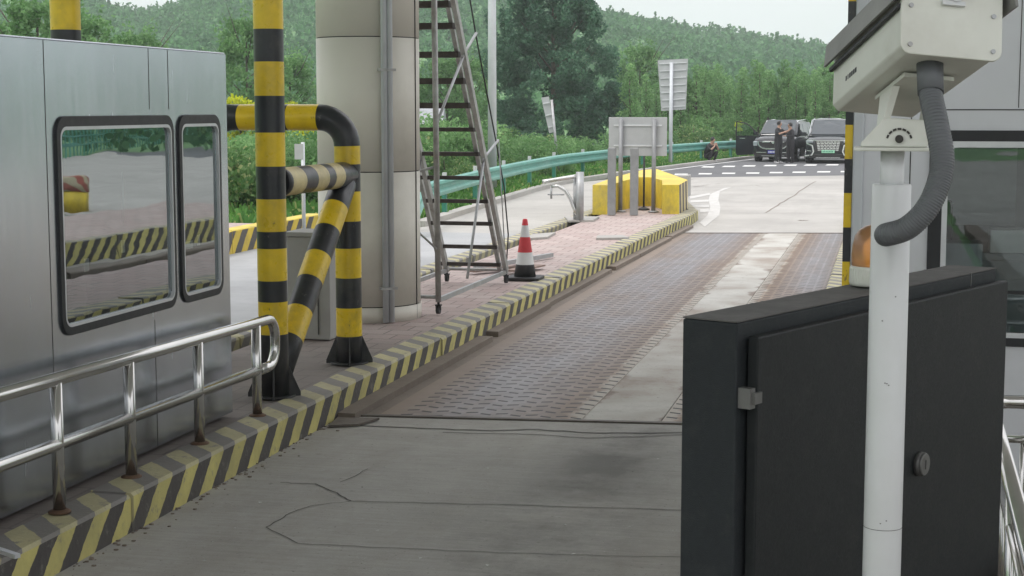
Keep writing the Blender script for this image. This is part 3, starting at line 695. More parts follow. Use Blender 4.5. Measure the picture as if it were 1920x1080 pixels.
# short upper beam
b0 = Vector((p1.x, p1.y+.1, 1.80)); b1 = Vector((p2.x, p2.y-.02, 1.80))
fr = [0, .06, .24, .40, .56, .66, .80, 1.0]
pts = [b0.lerp(b1, t) for t in fr]
MB().tube(pts, .107, 24, mis=[0, 1, 0, 1, 0, 1, 0]).build('tie_beam', [M['black'], M['yellow_pale']], pf)
d0 = Vector((p2.x, p2.y-.09, 1.73)); d1 = G(549, 722, ZI); d1 = Vector((p1.x, p1.y+.06, .36))
fr = [0, .14, .27, .41, .54, .69, .83, 1.0]
MB().tube([d0.lerp(d1, t) for t in fr], .105, 24, mis=[0, 1, 0, 1, 0, 1, 0]).build('brace', [M['black'], M['yellow']], pf)
for (gx, gy) in ((p1.x, p1.y), (p2.x, p2.y), (-5.9, 10.8)):
    mb = MB(); gussets(mb, gx, gy, .109, ZI); mb.build('base_plate', M['black'], pf)

bx = MB(); g0, g1 = G(540, 635, ZI), G(622, 635, ZI)
bc = thing('switch_box', 'pale grey box casing standing behind the striped brace', 'box', (g0.x, g0.y, ZI))
MB().box(g0.x, g0.y, ZI, g1.x+.02, g0.y+.4, 1.17).build('casing', M['grey_box'], bc, .01)
MB().box(g0.x-.02, g0.y-.02, 1.172, g1.x+.04, g0.y+.42, 1.215).build('lid', M['grey_box'], bc, .008)
MB().box(g0.x+.3, g0.y-.012, ZI+.05, g0.x+.306, g0.y-.002, 1.12).build('door_gap', M['seam'], bc)

# ------------------------------------------------------------------ left booth
BX = -4.42; by0, by1 = 4.2, 10.27; bz0, bz1 = ZI+.02, 2.71
lb = thing('toll_booth', 'stainless steel toll booth with two dark rounded windows on the left', 'booth', (-5.1, 7.3, ZI))
wins = [(7.93, 9.40, 1.10, 2.29), (9.475, 10.13, 1.10, 2.29)]
mb = MB()
zs = [bz0, 1.15, 2.24, bz1]
ysp = [by0, 7.98, 9.35, 9.525, 10.08, by1]
holes = {(1, 1), (3, 1)}
for i in range(5):
    for k in range(3):
        if (i, k) in holes: continue
        mb.box(BX-.04, ysp[i], zs[k], BX, ysp[i+1], zs[k+1])
mb.box(-5.72, by0, bz0, BX-.04, by0+.04, bz1); mb.box(-5.72, by1-.04, bz0, BX-.04, by1, bz1); mb.box(-5.76, by0, bz0, -5.72, by1, bz1)
wl = mb.build('wall', M['booth_steel'], lb)
for y, za, zb in ((7.84, bz0, bz1), (9.09, 2.34, bz1), (9.36, 2.34, bz1), (9.09, bz0, 1.04)): MB().box(BX, y, za, BX+.0015, y+.005, zb).build('panel_seam', M['seam'], wl)
MB().box(-5.76, by0, bz1+.001, BX-.004, by1-.004, bz1+.012).build('roof', M['booth_steel'], lb, .01)
MB().box(-5.7, by0+.05, bz0, BX-.05, by1-.05, bz0+.05).build('floor', M['dark'], lb)
mb = MB(); mb.box(-5.715, by0+.05, bz0+.05, -5.70, by1-.05, bz1-.02); mb.box(-5.7, by0+.05, bz1-.02, BX-.05, by1-.05, bz1-.003); mb.build('lining', M['interior'], lb)
mb = MB(); mb.box(-5.0, 8.0, .9, -4.52, 9.9, .94); mb.box(-5.0, 8.0, .3, -4.96, 9.9, .9); mb.box(-4.95, 8.55, .94, -4.8, 8.95, 1.28); mb.build('desk', M['dark'], lb)
for (y0, y1, z0, z1) in wins:
    fn = lambda u, v, d: (BX+d, u, v)
    mb = MB(); ring(mb, rrect(y0, z0-.01, y1, z1+.015, .1), rrect(y0+.042, z0+.042, y1-.042, z1-.05, .06), fn, -.03, .016)
    wf = mb.build('window', M['rubber'], lb, .004)
    mb = MB(); ring(mb, rrect(y0+.037, z0+.037, y1-.037, z1-.043, .065), rrect(y0+.048, z0+.052, y1-.048, z1-.062, .05), fn, -.008, .0175); mb.build('trim', M['trim'], wf)
    pts = rrect(y0+.04, z0+.042, y1-.04, z1-.05, .045); mb = MB(); mb.add([(BX-.004, p[0], p[1]) for p in pts], [tuple(range(len(pts)))]); mb.build('glass', M['glass'], wf)
# papers stuck behind the glass
for px, py, w_, h_ in ((163, 497, .055, .075), (231, 462, .05, .075), (352, 460, .16, .05), (373, 450, .04, .07)):
    q = X(px, py, BX-.03); mb = MB().box(BX-.034, q.y-w_/2, q.z-h_/2, BX-.031, q.y+w_/2, q.z+h_/2); mb.build('notice', M['paper'], wl)

# handrail in front of it
hr = thing('handrail', 'polished stainless steel handrail with two rails before the left booth', 'railing', (-4.23, 8, ZI))
hx = -4.235; zt = lambda y: .935-.022*(y-7.5); zm = lambda y: .585-.018*(y-7.5)
ye = 10.62
path = [(hx, 3.5, zt(3.5)), (hx, ye-.14, zt(ye))]
for k in range(1, 7):
    a = PI/2*k/6; path.append((hx, ye-.14+.14*math.sin(a), zt(ye)-.14+.14*math.cos(a)))
z2 = zm(ye)
for k in range(0, 7):
    a = PI/2*k/6; path.append((hx, ye-.14+.14*math.cos(a), z2+.14-.14*math.sin(a)))
MB().tube(path+[(hx, 10.3, zm(10.3))], .036, 20).build('top_rail', M['rail_steel'], hr)
MB().tube([(hx, 3.5, zm(3.5)), (hx, 10.35, zm(10.35))], .034, 20).build('mid_rail', M['rail_steel'], hr)
for y in (4.05, 4.95, 5.8, 6.68, 7.53, 8.36, 9.31, 10.27):
    p = MB().tube([(hx, y, ZI), (hx, y, zt(y)-.02)], .0335, 20).build('post', M['rail_steel'], hr)
    MB().lathe([(.06, ZI-.003), (.06, ZI+.006), (.04, ZI+.016)], (hx, y, 0), 20).build('flange', M['rust'], p)
q = [G(-30, 1022, ZI+.03), G(33, 1043, ZI+.03)]
tag(MB().bar(q[0], q[1], .03, .02).build('metal_bar', M['trim']), 'short pale metal bar lying on the kerb in the bottom left corner', 'bar')

# ------------------------------------------------------------------ rolling ladder
ld = thing('rolling_ladder', 'tall grey rolling ladder with brown treads parked beside the column', 'ladder', (-5, 17.5, ZI))
XR, XL = -4.52, -5.27
B_ = X(949, 508, XR); T_ = X(845, -30, XR)
def sline(t): return B_.lerp(T_, t)
T2 = T_+(T_-B_)*.18
for x_, nm in ((XR, 'r'), (XL, 'l')):
    mb = MB(); o_ = Vector((x_-XR, 0, 0)); mb.bar(B_+o_, T2+o_, .05, .085); mb.bar(B_+o_+Vector((-.09, .05, 0)), T2+o_+Vector((-.09, .05, .02)), .045, .05)
    mb.build('stringer', M['ladder'], ld)
    bp = X(822, 566, XR)+o_; up = Vector((bp.x, bp.y-.12, 4.1))
    MB().tube([bp, up], .031, 12).build('upright', M['ladder'], ld)
    fb = MB(); fb.bar(bp+Vector((0, 0, .02)), B_+o_+Vector((0, .05, -.01)), .03, .05); fb.build('base_bar', M['galv'], ld)
    mb = MB()
    for a, b in (((876, 522), (908, 292)), ((817, 236), (870, 102)), ((905, 300), (934, 263)), ((866, 108), (893, 62)), ((935, 262), (948, 500))):
        if nm == 'l' and a[0] > 900: continue
        mb.tube([X(*a, XR)+o_, X(*b, XR)+o_], .016 if a[0] != 935 else .007, 8)
    mb.build('side_brace', M['galv'], ld)
    for cpos in (bp, B_+o_+Vector((0, .0, 0))):
        c_ = Vector((cpos.x, cpos.y, ZI)); mb = MB(); mb.tube([c_+Vector((-.018, 0, .045)), c_+Vector((.018, 0, .045))], .045, 16)
        mb.box(c_.x-.03, c_.y-.03, ZI+.085, c_.x+.03, c_.y+.03, ZI+.10); mb.box(c_.x-.028, c_.y-.012, ZI+.04, c_.x-.022, c_.y+.012, ZI+.09); mb.box(c_.x+.022, c_.y-.012, ZI+.04, c_.x+.028, c_.y+.012, ZI+.09)
        mb.tube([c_+Vector((0, 0, .1)), (c_.x, c_.y, cpos.z)], .014, 8)
        mb.build('caster', M['cone_black'], ld)
for v in (3, 44, 98, 148, 194, 241, 287, 332, 376, 418, 462, 495):
    # find the parameter whose image height is v
    lo, hi = 0.0, 1.1
    for _ in range(30):
        m_ = (lo+hi)/2; p = sline(m_)
        d = (p-Vector((0, 0, H))); yy_ = 540-F*((d.x*-math.sin(YAW)+d.y*math.cos(YAW))*math.sin(PITCH)+d.z*math.cos(PITCH))/((d.x*-math.sin(YAW)+d.y*math.cos(YAW))*math.cos(PITCH)-d.z*math.sin(PITCH))
        if yy_ > v: lo = m_
        else: hi = m_
    p = sline(lo)
    wd = .16 if v < 330 else .06
    MB().box(XL-.06, p.y-.02, p.z-(.055 if v < 200 else .035), XR-.06, p.y-.02+wd, p.z+.01).build('tread' if wd > .1 else 'rung', M['tread'], ld)
bp = X(822, 566, XR)
for a, b, r_ in (((XL, bp.y, bp.z+.05), (XR, bp.y, bp.z+.05), .02), ((XL, B_.y+.1, B_.z), (XR, B_.y+.1, B_.z), .02), ((XL, bp.y-.01, 1.55), (XR, bp.y-.05, 1.75), .014), ((XL, bp.y-.01, 1.55), (XR, bp.y-.05, .9), .012)):
    MB().tube([a, b], r_, 8).build('cross_bar', M['ladder'], ld)
pts = [P(878, -20, 17.5), P(893, 70, 17.9), P(930, 265, 18.9), P(945, 350, 19.4), P(953, 440, 19.9), P(950, 503, 20.3)]
pts[-1] = G(949, 503, ZI+.01)
tag(MB().tube(pts, .009, 6).build('rope', M['cone_black']), 'thin dark rope hanging from above down beside the ladder', 'rope')

# ------------------------------------------------------------------ cone
cn = thing('traffic_cone', 'red and white traffic cone with black base standing by the striped kerb', 'traffic cone', (-4.40, 19.42, ZI))
cp = (-4.40, 19.42, ZI); hh = .755
fz = lambda v: hh*(830-v)/364
rr_ = lambda z: .135-(z-.05)*(.135-.028)/(hh-.05)
prof = [(rr_(.03), .03), (rr_(fz(740)), fz(740)), (rr_(fz(667)), fz(667)), (rr_(fz(575)), fz(575)), (rr_(fz(505)), fz(505)), (.03, hh-.01), (.02, hh)]
MB().lathe(prof, cp, 28, mis=[0, 1, 2, 1, 2, 2]).build('cone_body', [M['cone_black'], M['cone_white'], M['cone_red']], cn)
pp = rrect(cp[0]-.215, cp[1]-.215, cp[0]+.215, cp[1]+.215, .06)
MB().prism(pp, ZI, ZI+.035).build('base', M['cone_black'], cn, .008)

# timber pieces
for a, b, w_, h_, lab in (((890, 503), (1035, 478), .05, .06, 'long weathered timber batten behind the traffic cone'), ((883, 508), (960, 500), .14, .03, 'short reddish board lying under the rolling ladder'), ((960, 508), (1010, 497), .2, .02, 'flat thin board right of the traffic cone')):
    A_, Bq = G(*a, ZI+.04), G(*b, ZI+.04)
    tag(MB().bar(A_, Bq, w_, h_).build('timber_board', M['wood'] if w_ > .1 else M['galv']), lab, 'board', 'loose boards near the cone')

# ------------------------------------------------------------------ island end furniture
st = thing('gate_stand', 'bent stainless steel stand with sideways arm near the island end', 'stand', (-5.7, 29.8, ZI))
g = G(1087, 415, ZI); sc_ = 99
mb = MB(); mb.tube([(g.x, g.y, ZI), (g.x, g.y, ZI+.93)], .075, 16); mb.build('post', M['galv'], st)
MB().tube([(g.x-.1, g.y+.1, ZI), (g.x-.1, g.y+.1, ZI+.86)], .045, 12).build('post', M['galv'], st)
MB().tube([(g.x-.72, g.y, ZI+.74), (g.x-.66, g.y, ZI+.745), (g.x, g.y, ZI+.86)], .04, 12).build('arm', M['rail_steel'], st)
path = [(g.x-.55, g.y, ZI+.66), (g.x-.42, g.y, ZI+.66), (g.x-.28, g.y, ZI+.58), (g.x-.18, g.y, ZI+.42), (g.x-.1, g.y, ZI+.22), (g.x-.04, g.y, ZI+.1)]
MB().tube(path, .035, 10).build('curved_brace', M['rail_steel'], st)
mb = MB(); mb.tube([(g.x-.55, g.y, ZI+.66), (g.x-.55, g.y, ZI+.42)], .02, 8); mb.tube([(g.x-.62, g.y, ZI+.5), (g.x-.3, g.y, ZI+.5)], .015, 8); mb.build('hook', M['galv'], st)
for px, lab in ((1146, 'left grey flat steel post before the yellow barrier'), (1188, 'right grey flat steel post before the yellow barrier')):
    g = G(px, 404, ZI); tag(MB().box(g.x-.08, g.y, ZI, g.x+.08, g.y+.09, ZI+1.34).build('steel_post', M['signpost'], None, .01), lab, 'post', 'flat steel posts at the island end')
sb = thing('road_sign', 'blank grey back of a wide low sign board standing on two posts', 'sign', (-5, 32.6, ZI))
ys = G(1195, 397, ZI).y
qa, qb = Y(1140, 292, ys), Y(1250, 220, ys)
MB().box(qa.x, ys+.07, qa.z, qb.x, ys+.085, qb.z).build('panel', M['signback'], sb, .004)
for px in (1163, 1225):
    q = Y(px, 397, ys); MB().tube([(q.x, ys, ZI), (q.x, ys, qb.z-.03)], .045, 12).build('post', M['signpost'], sb)
    MB().lathe([(.12, ZI), (.12, ZI+.015), (.05, ZI+.03)], (q.x, ys, 0), 16).build('foot', M['signpost'], sb)
for py in (235, 273):
    q = Y(1150, py, ys); q2 = Y(1240, py, ys); mb = MB().box(q.x, ys+.045, q.z-.015, q2.x, ys+.069, q.z+.015); mb.build('cross_bar', M['trim'], sb)
g = G(1207, 393, ZI); mb = MB().tube([(g.x, g.y, ZI), (g.x, g.y, 1.5)], .022, 8); mb.lathe([(.13, ZI), (.12, ZI+.02), (.03, ZI+.06)], (g.x, g.y, 0), 12)
tag(mb.build('thin_pole', M['cone_black']), 'thin black pole on a round foot between the sign posts', 'pole')
# yellow nose barrier: U-shaped wall, open towards the camera
yb = thing('nose_barrier', 'bright yellow angled crash wall at the far end of the island', 'crash barrier', (-5, 35, ZI))
o1 = [(-5.82, 31.85), (-5.94, 35.4), (-5.87, 38.9), (-5.6, 39.5), (-4.17, 34.1), (-4.12, 32.3)]
i1 = [(-5.46, 31.8), (-5.44, 33.3), (-5.32, 34.75), (-5.05, 34.8), (-4.68, 33.8), (-4.45, 32.2)]
hts = [.80, .82, .84, .84, .82, .80]
mb = MB()
for i in range(5):
    a, b, c_, d_ = o1[i], o1[i+1], i1[i+1], i1[i]; za, zb = hts[i], hts[i+1]
    vs = [(a[0], a[1], ZI-.02), (b[0], b[1], ZI-.02), (c_[0], c_[1], ZI-.02), (d_[0], d_[1], ZI-.02), (a[0], a[1], za), (b[0], b[1], zb), (c_[0], c_[1], zb), (d_[0], d_[1], za)]
    mb.add(vs, [(4, 5, 6, 7), (3, 2, 6, 7)], 0); mb.add(vs, [(0, 1, 5, 4)], 1 if i >= 3 else 0)
    if i == 0: mb.add(vs, [(0, 3, 7, 4)], 0)
    if i == 4: mb.add(vs, [(1, 2, 6, 5)], 0)
M['chev'] = stripes('barrier side stripes', .62, .3, ca=(.62, .5, .25), wear=.2)
mb.build('wall', [M['barrier_yellow'], M['chev']], yb)
MB().box(-5.0, 38.3, ZI, -4.68, 38.9, .74).build('end_block', M['grey_box'], yb, .02)

# ------------------------------------------------------------------ guardrail
path = [(-8.45, 28.2, .42), (-8.75, 29.6, .6), (-8.98, 31, .70), (-9.3, 34.5, .7), (-9.6, 38, .7), (-9.9, 43, .7), (-10.1, 48, .7), (-10.1, 51, .7), (-9.75, 56, .7), (-9.15, 61, .7), (-8.3, 66.5, .7), (-7.1, 72.3, .7), (-5.6, 77, .7), (-2.5, 81.5, .7), (4, 86, .7), (14, 91, .7)]
gr = thing('guardrail', 'teal corrugated steel guardrail curving along the road edge', 'guardrail', (-9.3, 40, 0))
prof = [(0, -.175), (.05, -.14), (.06, -.085), (-.015, -.03), (-.015, .03), (.06, .085), (.05, .14), (0, .175)]
mb = MB(); pv = [Vector(p) for p in path]
rows = []
for i, p in enumerate(pv):
    d = (pv[min(i+1, len(pv)-1)]-pv[max(i-1, 0)]); d.z = 0; d.normalize(); nn = Vector((d.y, -d.x, 0))
    rows.append([p+nn*u+Vector((0, 0, v)) for u, v in prof]+[p+nn*(u-.006)+Vector((0, 0, v)) for u, v in prof[::-1]])
k_ = len(rows[0])
vs = [v for r in rows for v in r]; fs = []
for i in range(len(rows)-1):
    for k in range(k_): fs.append((i*k_+k, i*k_+(k+1) % k_, (i+1)*k_+(k+1) % k_, (i+1)*k_+k))
mb.add(vs, fs, 0)
mb.build('beam', M['teal'], gr)
MB().obox((-8.42, 28.05, .40), (.03, .02, 0), (-.04, .22, 0), (0, 0, .24)).build('end_plate', M['teal'], gr)
cum = [0]
for a, b in zip(pv[:-1], pv[1:]): cum.append(cum[-1]+(b-a).length)
def along(s): return Vector([float(np.interp(s, cum, [p[k] for p in pv])) for k in range(3)])
s_ = 1.2
while s_ < cum[-1]:
    p = along(s_); q = along(s_+.2); d = (q-p).normalized(); nn = Vector((d.y, -d.x, 0))
    c_ = p-nn*.14
    po = MB().obox((c_.x, c_.y, p.z*.5+.04), nn*.05, d*.06, (0, 0, p.z*.5+.06)).build('post', M['teal_dark'], gr)
    MB().obox((p.x-nn.x*.06, p.y-nn.y*.06, p.z), nn*.045, d*.08, (0, 0, .11)).build('spacer', M['teal'], po)
    MB().obox((c_.x, c_.y, p.z+.19), nn*.04, d*.06, (0, 0, .07)).build('reflector', M['trim'], po)
    s_ += 4.0
# bolted joints drawn as small plates
# lamp pole and signs
g = (-10.5, 42.3)
tag(MB().tube([(g[0], g[1], -.1), (g[0], g[1], 5), (g[0], g[1], 11)], [.125, .11, .09], 20).build('lamp_pole', M['galv_light']), 'tall plain pale grey lamp pole behind the guardrail', 'pole')
def sign_back(name_lab, pxs, dpt, polepx, ribs, pole_y):
    t = thing('road_sign', name_lab, 'sign', tuple(P(polepx, pole_y, dpt)))
    q = [Y(a, b, dpt) for a, b in pxs]; nrm = (q[1]-q[0]).cross(q[3]-q[0]).normalized()*.02
    mb = MB(); mb.add([v-nrm for v in q]+[v+nrm for v in q], [(0, 1, 2, 3), (7, 6, 5, 4), (0, 4, 5, 1), (1, 5, 6, 2), (2, 6, 7, 3), (3, 7, 4, 0)]); mb.build('panel', M['signback'], t)
    tow = (Vector((0, 0, H))-q[0]).normalized()*.05
    for k in range(ribs):
        f = (k+.5)/ribs; a, b = q[0].lerp(q[3], f), q[1].lerp(q[2], f); MB().bar(a.lerp(b, .05)+tow, a.lerp(b, .95)+tow, .03, .045).build('rib', M['trim'], t)
    top = Y(polepx, (pxs[0][1]+4), dpt)+tow*2.6; bot = Vector((top.x, top.y, -.3))
    if ribs < 5: bot = Y(polepx+11, 300, dpt); bot = bot+(bot-top)*.3
    MB().tube([bot, top], .075 if ribs > 5 else .045, 12).build('post', M['galv_light'] if ribs > 5 else M['galv'], t)
sign_back('large pale sign back with seven ribs on a tall post behind the guardrail', [(1233, 113), (1290, 110), (1286, 205), (1240, 208)], 64, 1259, 7, 262)
sign_back('narrow sign turned edge on, leaning on a thin post before the dark tree', [(1015, 183), (1029, 181), (1040, 247), (1030, 250)], 52, 1034, 3, 290)
g = G(570, 432, .2)
t = thing('marker_post', 'slim grey marker post with small plate left of the column', 'post', (g.x, g.y, .2))
MB().tube([(g.x, g.y, .2), (g.x, g.y, 1.75)], .035, 10).build('post', M['galv_light'], t)
MB().box(g.x-.14, g.y-.04, 1.45, g.x+.02, g.y-.037+.01, 1.72).build('plate', M['signback'], t)
# striped barrel and east side fence (seen mirrored in the booth windows)
def mirrored(px, py, z=0):
    r = ray(px, py); t = BX/r.x; h = r*t+Vector((0, 0, H)); r2 = Vector((-r.x, r.y, r.z)); return h+r2*((z-h.z)/r2.z)
g = mirrored(137, 395)
t = thing('sand_barrel', 'yellow crash barrel with red chevron band, mirrored in the booth window', 'barrel', (g.x, g.y, 0))
M['chevred'] = stripes('red chevron band', .3, 1.0, ca=(.33, .09, .07), cb=(.42, .38, .26), wear=.1)
rb = .36
MB().lathe([(rb, 0), (rb*1.0, rb*1.25)], (g.x, g.y, 0), 28).build('body', M['barrier_yellow'], t)
MB().lathe([(rb*1.04, rb*1.26), (rb*1.04, rb*2.0), (rb*.9, rb*2.1)], (g.x, g.y, 0), 28).build('band', M['chevred'], t)
et = thing('mesh_fence', 'teal barred fence across the plaza, mirrored in the booth window', 'fence', (26, 40, 0))
mb = MB()
gA, gB = Vector((20, 38, 0)), Vector((42, 112, 0))
for z in (.5, 1.0, 1.5): mb.bar(gA+Vector((0, 0, z)), gB+Vector((0, 0, z)), .06, .09)
mb.build('rail', M['teal'], et)
mb = MB()
for k in range(90):
    p = gA.lerp(gB, k/89); mb.box(p.x-.03, p.y-.03, 0, p.x+.03, p.y+.03, 1.75)
tag(mb.build('bars', M['teal'], et), kind='stuff')
struct('pavement', MB().box(3.2, -12, -.05, 7.2, 34, .2), M['paver'])
kerb_run('kerb', [(2.95, -12), (2.95, 34)], .25, 1, 'striped kerb of the next island to the east', jit=.004, zt=.36)

# ------------------------------------------------------------------ right booth
yb_ = 9.5; x0 = -.2; x1 = 1.1; ztop = 3.35
rbt = thing('toll_booth', 'pale grey toll booth with rubber framed window behind the camera pole on the right', 'booth', (.5, 10.5, ZI))
wy0, wy1, wz0, wz1 = .235, 1.06, 1.02, 2.2
mb = MB()
mb.box(x0, yb_, ZI, wy0+.03, yb_+.04, ztop); mb.box(wy0+.03, yb_, ZI, x1, yb_+.04, wz0+.03); mb.box(wy0+.03, yb_, wz1-.03, x1, yb_+.04, ztop); mb.box(wy1-.03, yb_, wz0+.03, x1, yb_+.04, wz1-.03)
mb.box(x0, yb_+.04, ZI, x0+.04, 12.2, ztop); mb.box(x1-.04, yb_+.04, ZI, x1, 12.2, ztop); mb.box(x0+.04, 12.16, ZI, x1-.04, 12.2, ztop)
wl = mb.build('wall', M['booth_grey'], rbt)
MB().box(x0-.04, yb_-.04, ztop+.001, x1+.04, 12.25, ztop+.06).build('roof', M['booth_grey'], rbt)
MB().box(x0-.006, yb_-.03, ZI, x0+.055, yb_-.002, ztop).build('corner_trim', M['galv_light'], rbt, .01)
for q in ((x0+.06, 2.335, x1, 2.342), (.115, ZI, .121, 2.33), (.7, 2.35, .705, ztop)): MB().box(q[0], yb_-.002, q[1], q[2], yb_-.0005, q[3]).build('panel_seam', M['seam'], wl)
gm = MB(); zz = [Z for Z in (2.35+(202-a)/325 for a in (-60, 5, 70, 150, 234, 298, 362, 427, 492, 557, 622, 690, 760, 830, 893))]
for i in range(len(zz)-1): gm.box(x0-.052, yb_-.01, zz[i+1]+.0005, x0-.008, yb_+.18, zz[i], i % 2)
gm.build('corner_guard', [M['yellow'], M['black']], rbt)
fn = lambda u, v, d: (u, yb_-d, v)
mb = MB(); ring(mb, rrect(wy0-.01, wz0-.03, wy1+.02, wz1+.022, .09), rrect(wy0+.07, wz0+.05, wy1-.04, wz1-.055, .05), fn, -.02, .018)
wf = mb.build('window', M['rubber'], rbt, .004)
mb = MB(); ring(mb, rrect(wy0+.065, wz0+.02, wy1-.03, wz1-.04, .06), rrect(wy0+.095, wz0+.05, wy1-.05, wz1-.075, .05), fn, -.01, .021); mb.build('trim', M['trim'], wf)
pts = rrect(wy0+.09, wz0+.05, wy1-.045, wz1-.08, .045); mb = MB(); mb.add([(p[0], yb_+.004, p[1]) for p in pts], [tuple(range(len(pts)))]); mb.build('glass', M['glass_clear'], wf)
MB().box(wy0+.06, yb_-.006, 1.29, wy1-.05, yb_+.003, 1.31).build('mullion', M['rubber'], wf)
mb = MB(); mb.box(x0+.05, yb_+.7, 1.42, x1-.05, yb_+1.6, 1.46); mb.box(.3, yb_+.66, ZI, x1-.05, yb_+.69, 1.42); mb.build('desk', M['interior'], rbt)
MB().box(.62, yb_+.75, 1.462, .95, yb_+1.0, 1.6).build('printer', M['paper'], rbt)
MB().box(.25, yb_+.3, ZI, .55, yb_+.6, 1.55).build('cabinet', M['interior'], rbt)
MB().box(.36, yb_+1.0, 1.462, .40, yb_+1.35, 1.75).build('monitor', M['rubber'], rbt)
MB().box(x0+.2, 12.12, 1.5, x1-.2, 12.138, 2.1).build('rear_window', M['trim'], rbt)
mb = MB(); mb.box(x0+.041, yb_+.05, ZI, x0+.05, 12.15, ztop-.05); mb.box(x0+.06, 12.14, ZI, x1-.06, 12.155, ztop-.05); mb.build('lining', M['interior'], rbt)

# right railing
rr = thing('railing', 'stainless steel railing with close vertical bars in the lower right corner', 'railing', (.5, 6.5, ZI))
cx_, cyy = .49, 7.45; zt_ = 1.03
path = [(.43, 4.2, zt_), (cx_-.02, cyy-.12, zt_), (cx_, cyy-.04, zt_), (cx_+.06, cyy, zt_), (1.1, cyy+.02, zt_)]
MB().tube(path, .03, 18).build('top_rail', M['rail_steel'], rr)
MB().tube([(.43, 4.2, .86), (cx_-.01, cyy-.04, .86)], .018, 14).build('mid_rail', M['rail_steel'], rr)
MB().tube([(cx_+.02, cyy, .86), (1.1, cyy+.02, .86)], .018, 14).build('mid_rail', M['rail_steel'], rr)
MB().tube([(.43, 4.2, .36), (cx_-.01, cyy-.04, .36)], .018, 14).build('bottom_rail', M['rail_steel'], rr)
for k in range(24):
    y = 4.3+k*.13; x = .43+(cx_-.43)*(y-4.2)/(cyy-4.2)
    MB().tube([(x, y, .36), (x, y, .86)], .011, 10).build('baluster', M['rail_steel'], rr)
for k in range(5): MB().tube([(.62+k*.11, cyy+.01, .3), (.62+k*.11, cyy+.01, .86)], .011, 10).build('baluster', M['rail_steel'], rr)
for y in (4.3, 5.85, cyy-.08):
    x = .43+(cx_-.43)*(y-4.2)/(cyy-4.2); MB().tube([(x, y, ZI), (x, y, zt_)], .025, 14).build('post', M['rail_steel'], rr)

# ------------------------------------------------------------------ dark display cabinet with beacon
zt_c = 1.9
A_, B2, C_, D_ = (G(1382, 603, zt_c), G(1868, 502, zt_c), G(1284, 596, zt_c), G(1773, 490, zt_c))
ux = (B2-A_); L = ux.length; ux.normalize(); nx_ = Vector((-ux.y, ux.x, 0))     # nx_ points to the back
th = .135
cb = thing('display_cabinet', 'dark grey steel cabinet with one large door behind the white pole', 'cabinet', (A_.x, A_.y, ZI))
def cbox(u0, u1, d0, d1, z0, z1):
    c = A_+ux*(u0+u1)/2+nx_*(d0+d1)/2; return ((c.x, c.y, (z0+z1)/2), ux*(u1-u0)/2, nx_*(d1-d0)/2, (0, 0, (z1-z0)/2))
MB().obox(*cbox(0, L, .0, th, ZI+.02, zt_c-.004)).build('body', M['cabinet'], cb, .004)
MB().obox(*cbox(0, L, -.0, th, zt_c-.003, zt_c+.0)).build('top_cover', M['cabinet_top'], cb)
MB().obox(*cbox(L-.185, L-.18, -.001, th+.001, zt_c-.05, zt_c+.001)).build('lid_seam', M['lock'], cb)
dr = MB().obox(*cbox(.035, L+.012, -.032, -.006, ZI+.06, zt_c-.035)).build('door', M['cabinet_door'], cb, .004)
hz = Vector((0, 0, 0)); 
q = G(1395, 750, 0); zh = zt_c-.165
mb = MB().obox(*cbox(.008, .03, -.03, -.0, zh-.022, zh+.022)); mb.obox(*cbox(.016, .046, -.038, -.03, zh-.012, zh+.012)); mb.build('hinge', M['lock'], dr)
# lock knob: intersect the pixel ray with the door plane
def on_door(px, py, off=-.033):
    r = ray(px, py); o = Vector((0, 0, H)); p0 = A_+nx_*off; t = (p0-o).dot(nx_)/r.dot(nx_); return o+r*t
k0 = on_door(1722, 869); mb = MB(); mb.tube([k0, k0-nx_*.014], .031, 28); mb.tube([k0-nx_*.014, k0-nx_*.02], [.031, .027], 28); mb.obox(k0-nx_*.021, ux*.003, nx_*.002, (0, 0, .012)); mb.build('lock', M['lock'], dr)
bp_ = G(1634, 537, zt_c); pc = A_+ux*(bp_-A_).dot(ux)+nx_*.062
bc_ = thing('warning_beacon', 'amber flashing beacon on cream base on top of the dark cabinet', 'beacon', (pc.x, pc.y, zt_c+.004))
zb_ = zt_c+.004
mb = MB(); seg_r = .062
mb.lathe([(.060, zb_), (.063, zb_+.006), (.061, zb_+.046), (.057, zb_+.05)], (pc.x, pc.y, 0), 32)
for k in range(36):
    a = 2*PI*k/36; mb.bar((pc.x+.0615*math.cos(a), pc.y+.0615*math.sin(a), zb_+.008), (pc.x+.0605*math.cos(a), pc.y+.0605*math.sin(a), zb_+.044), .004, .004)
mb.build('base', M['cream'], bc_)
pr_ = [(.058, zb_+.05), (.059, zb_+.075), (.057, zb_+.10), (.051, zb_+.125), (.041, zb_+.14), (.026, zb_+.150), (.008, zb_+.154)]
MB().lathe(pr_, (pc.x, pc.y, 0), 36).build('dome', M['amber'], bc_)
MB().lathe([(.012, zb_+.05), (.02, zb_+.08), (.02, zb_+.10), (.008, zb_+.115)], (pc.x, pc.y, 0), 16).build('bulb', M['bulb'], bc_)

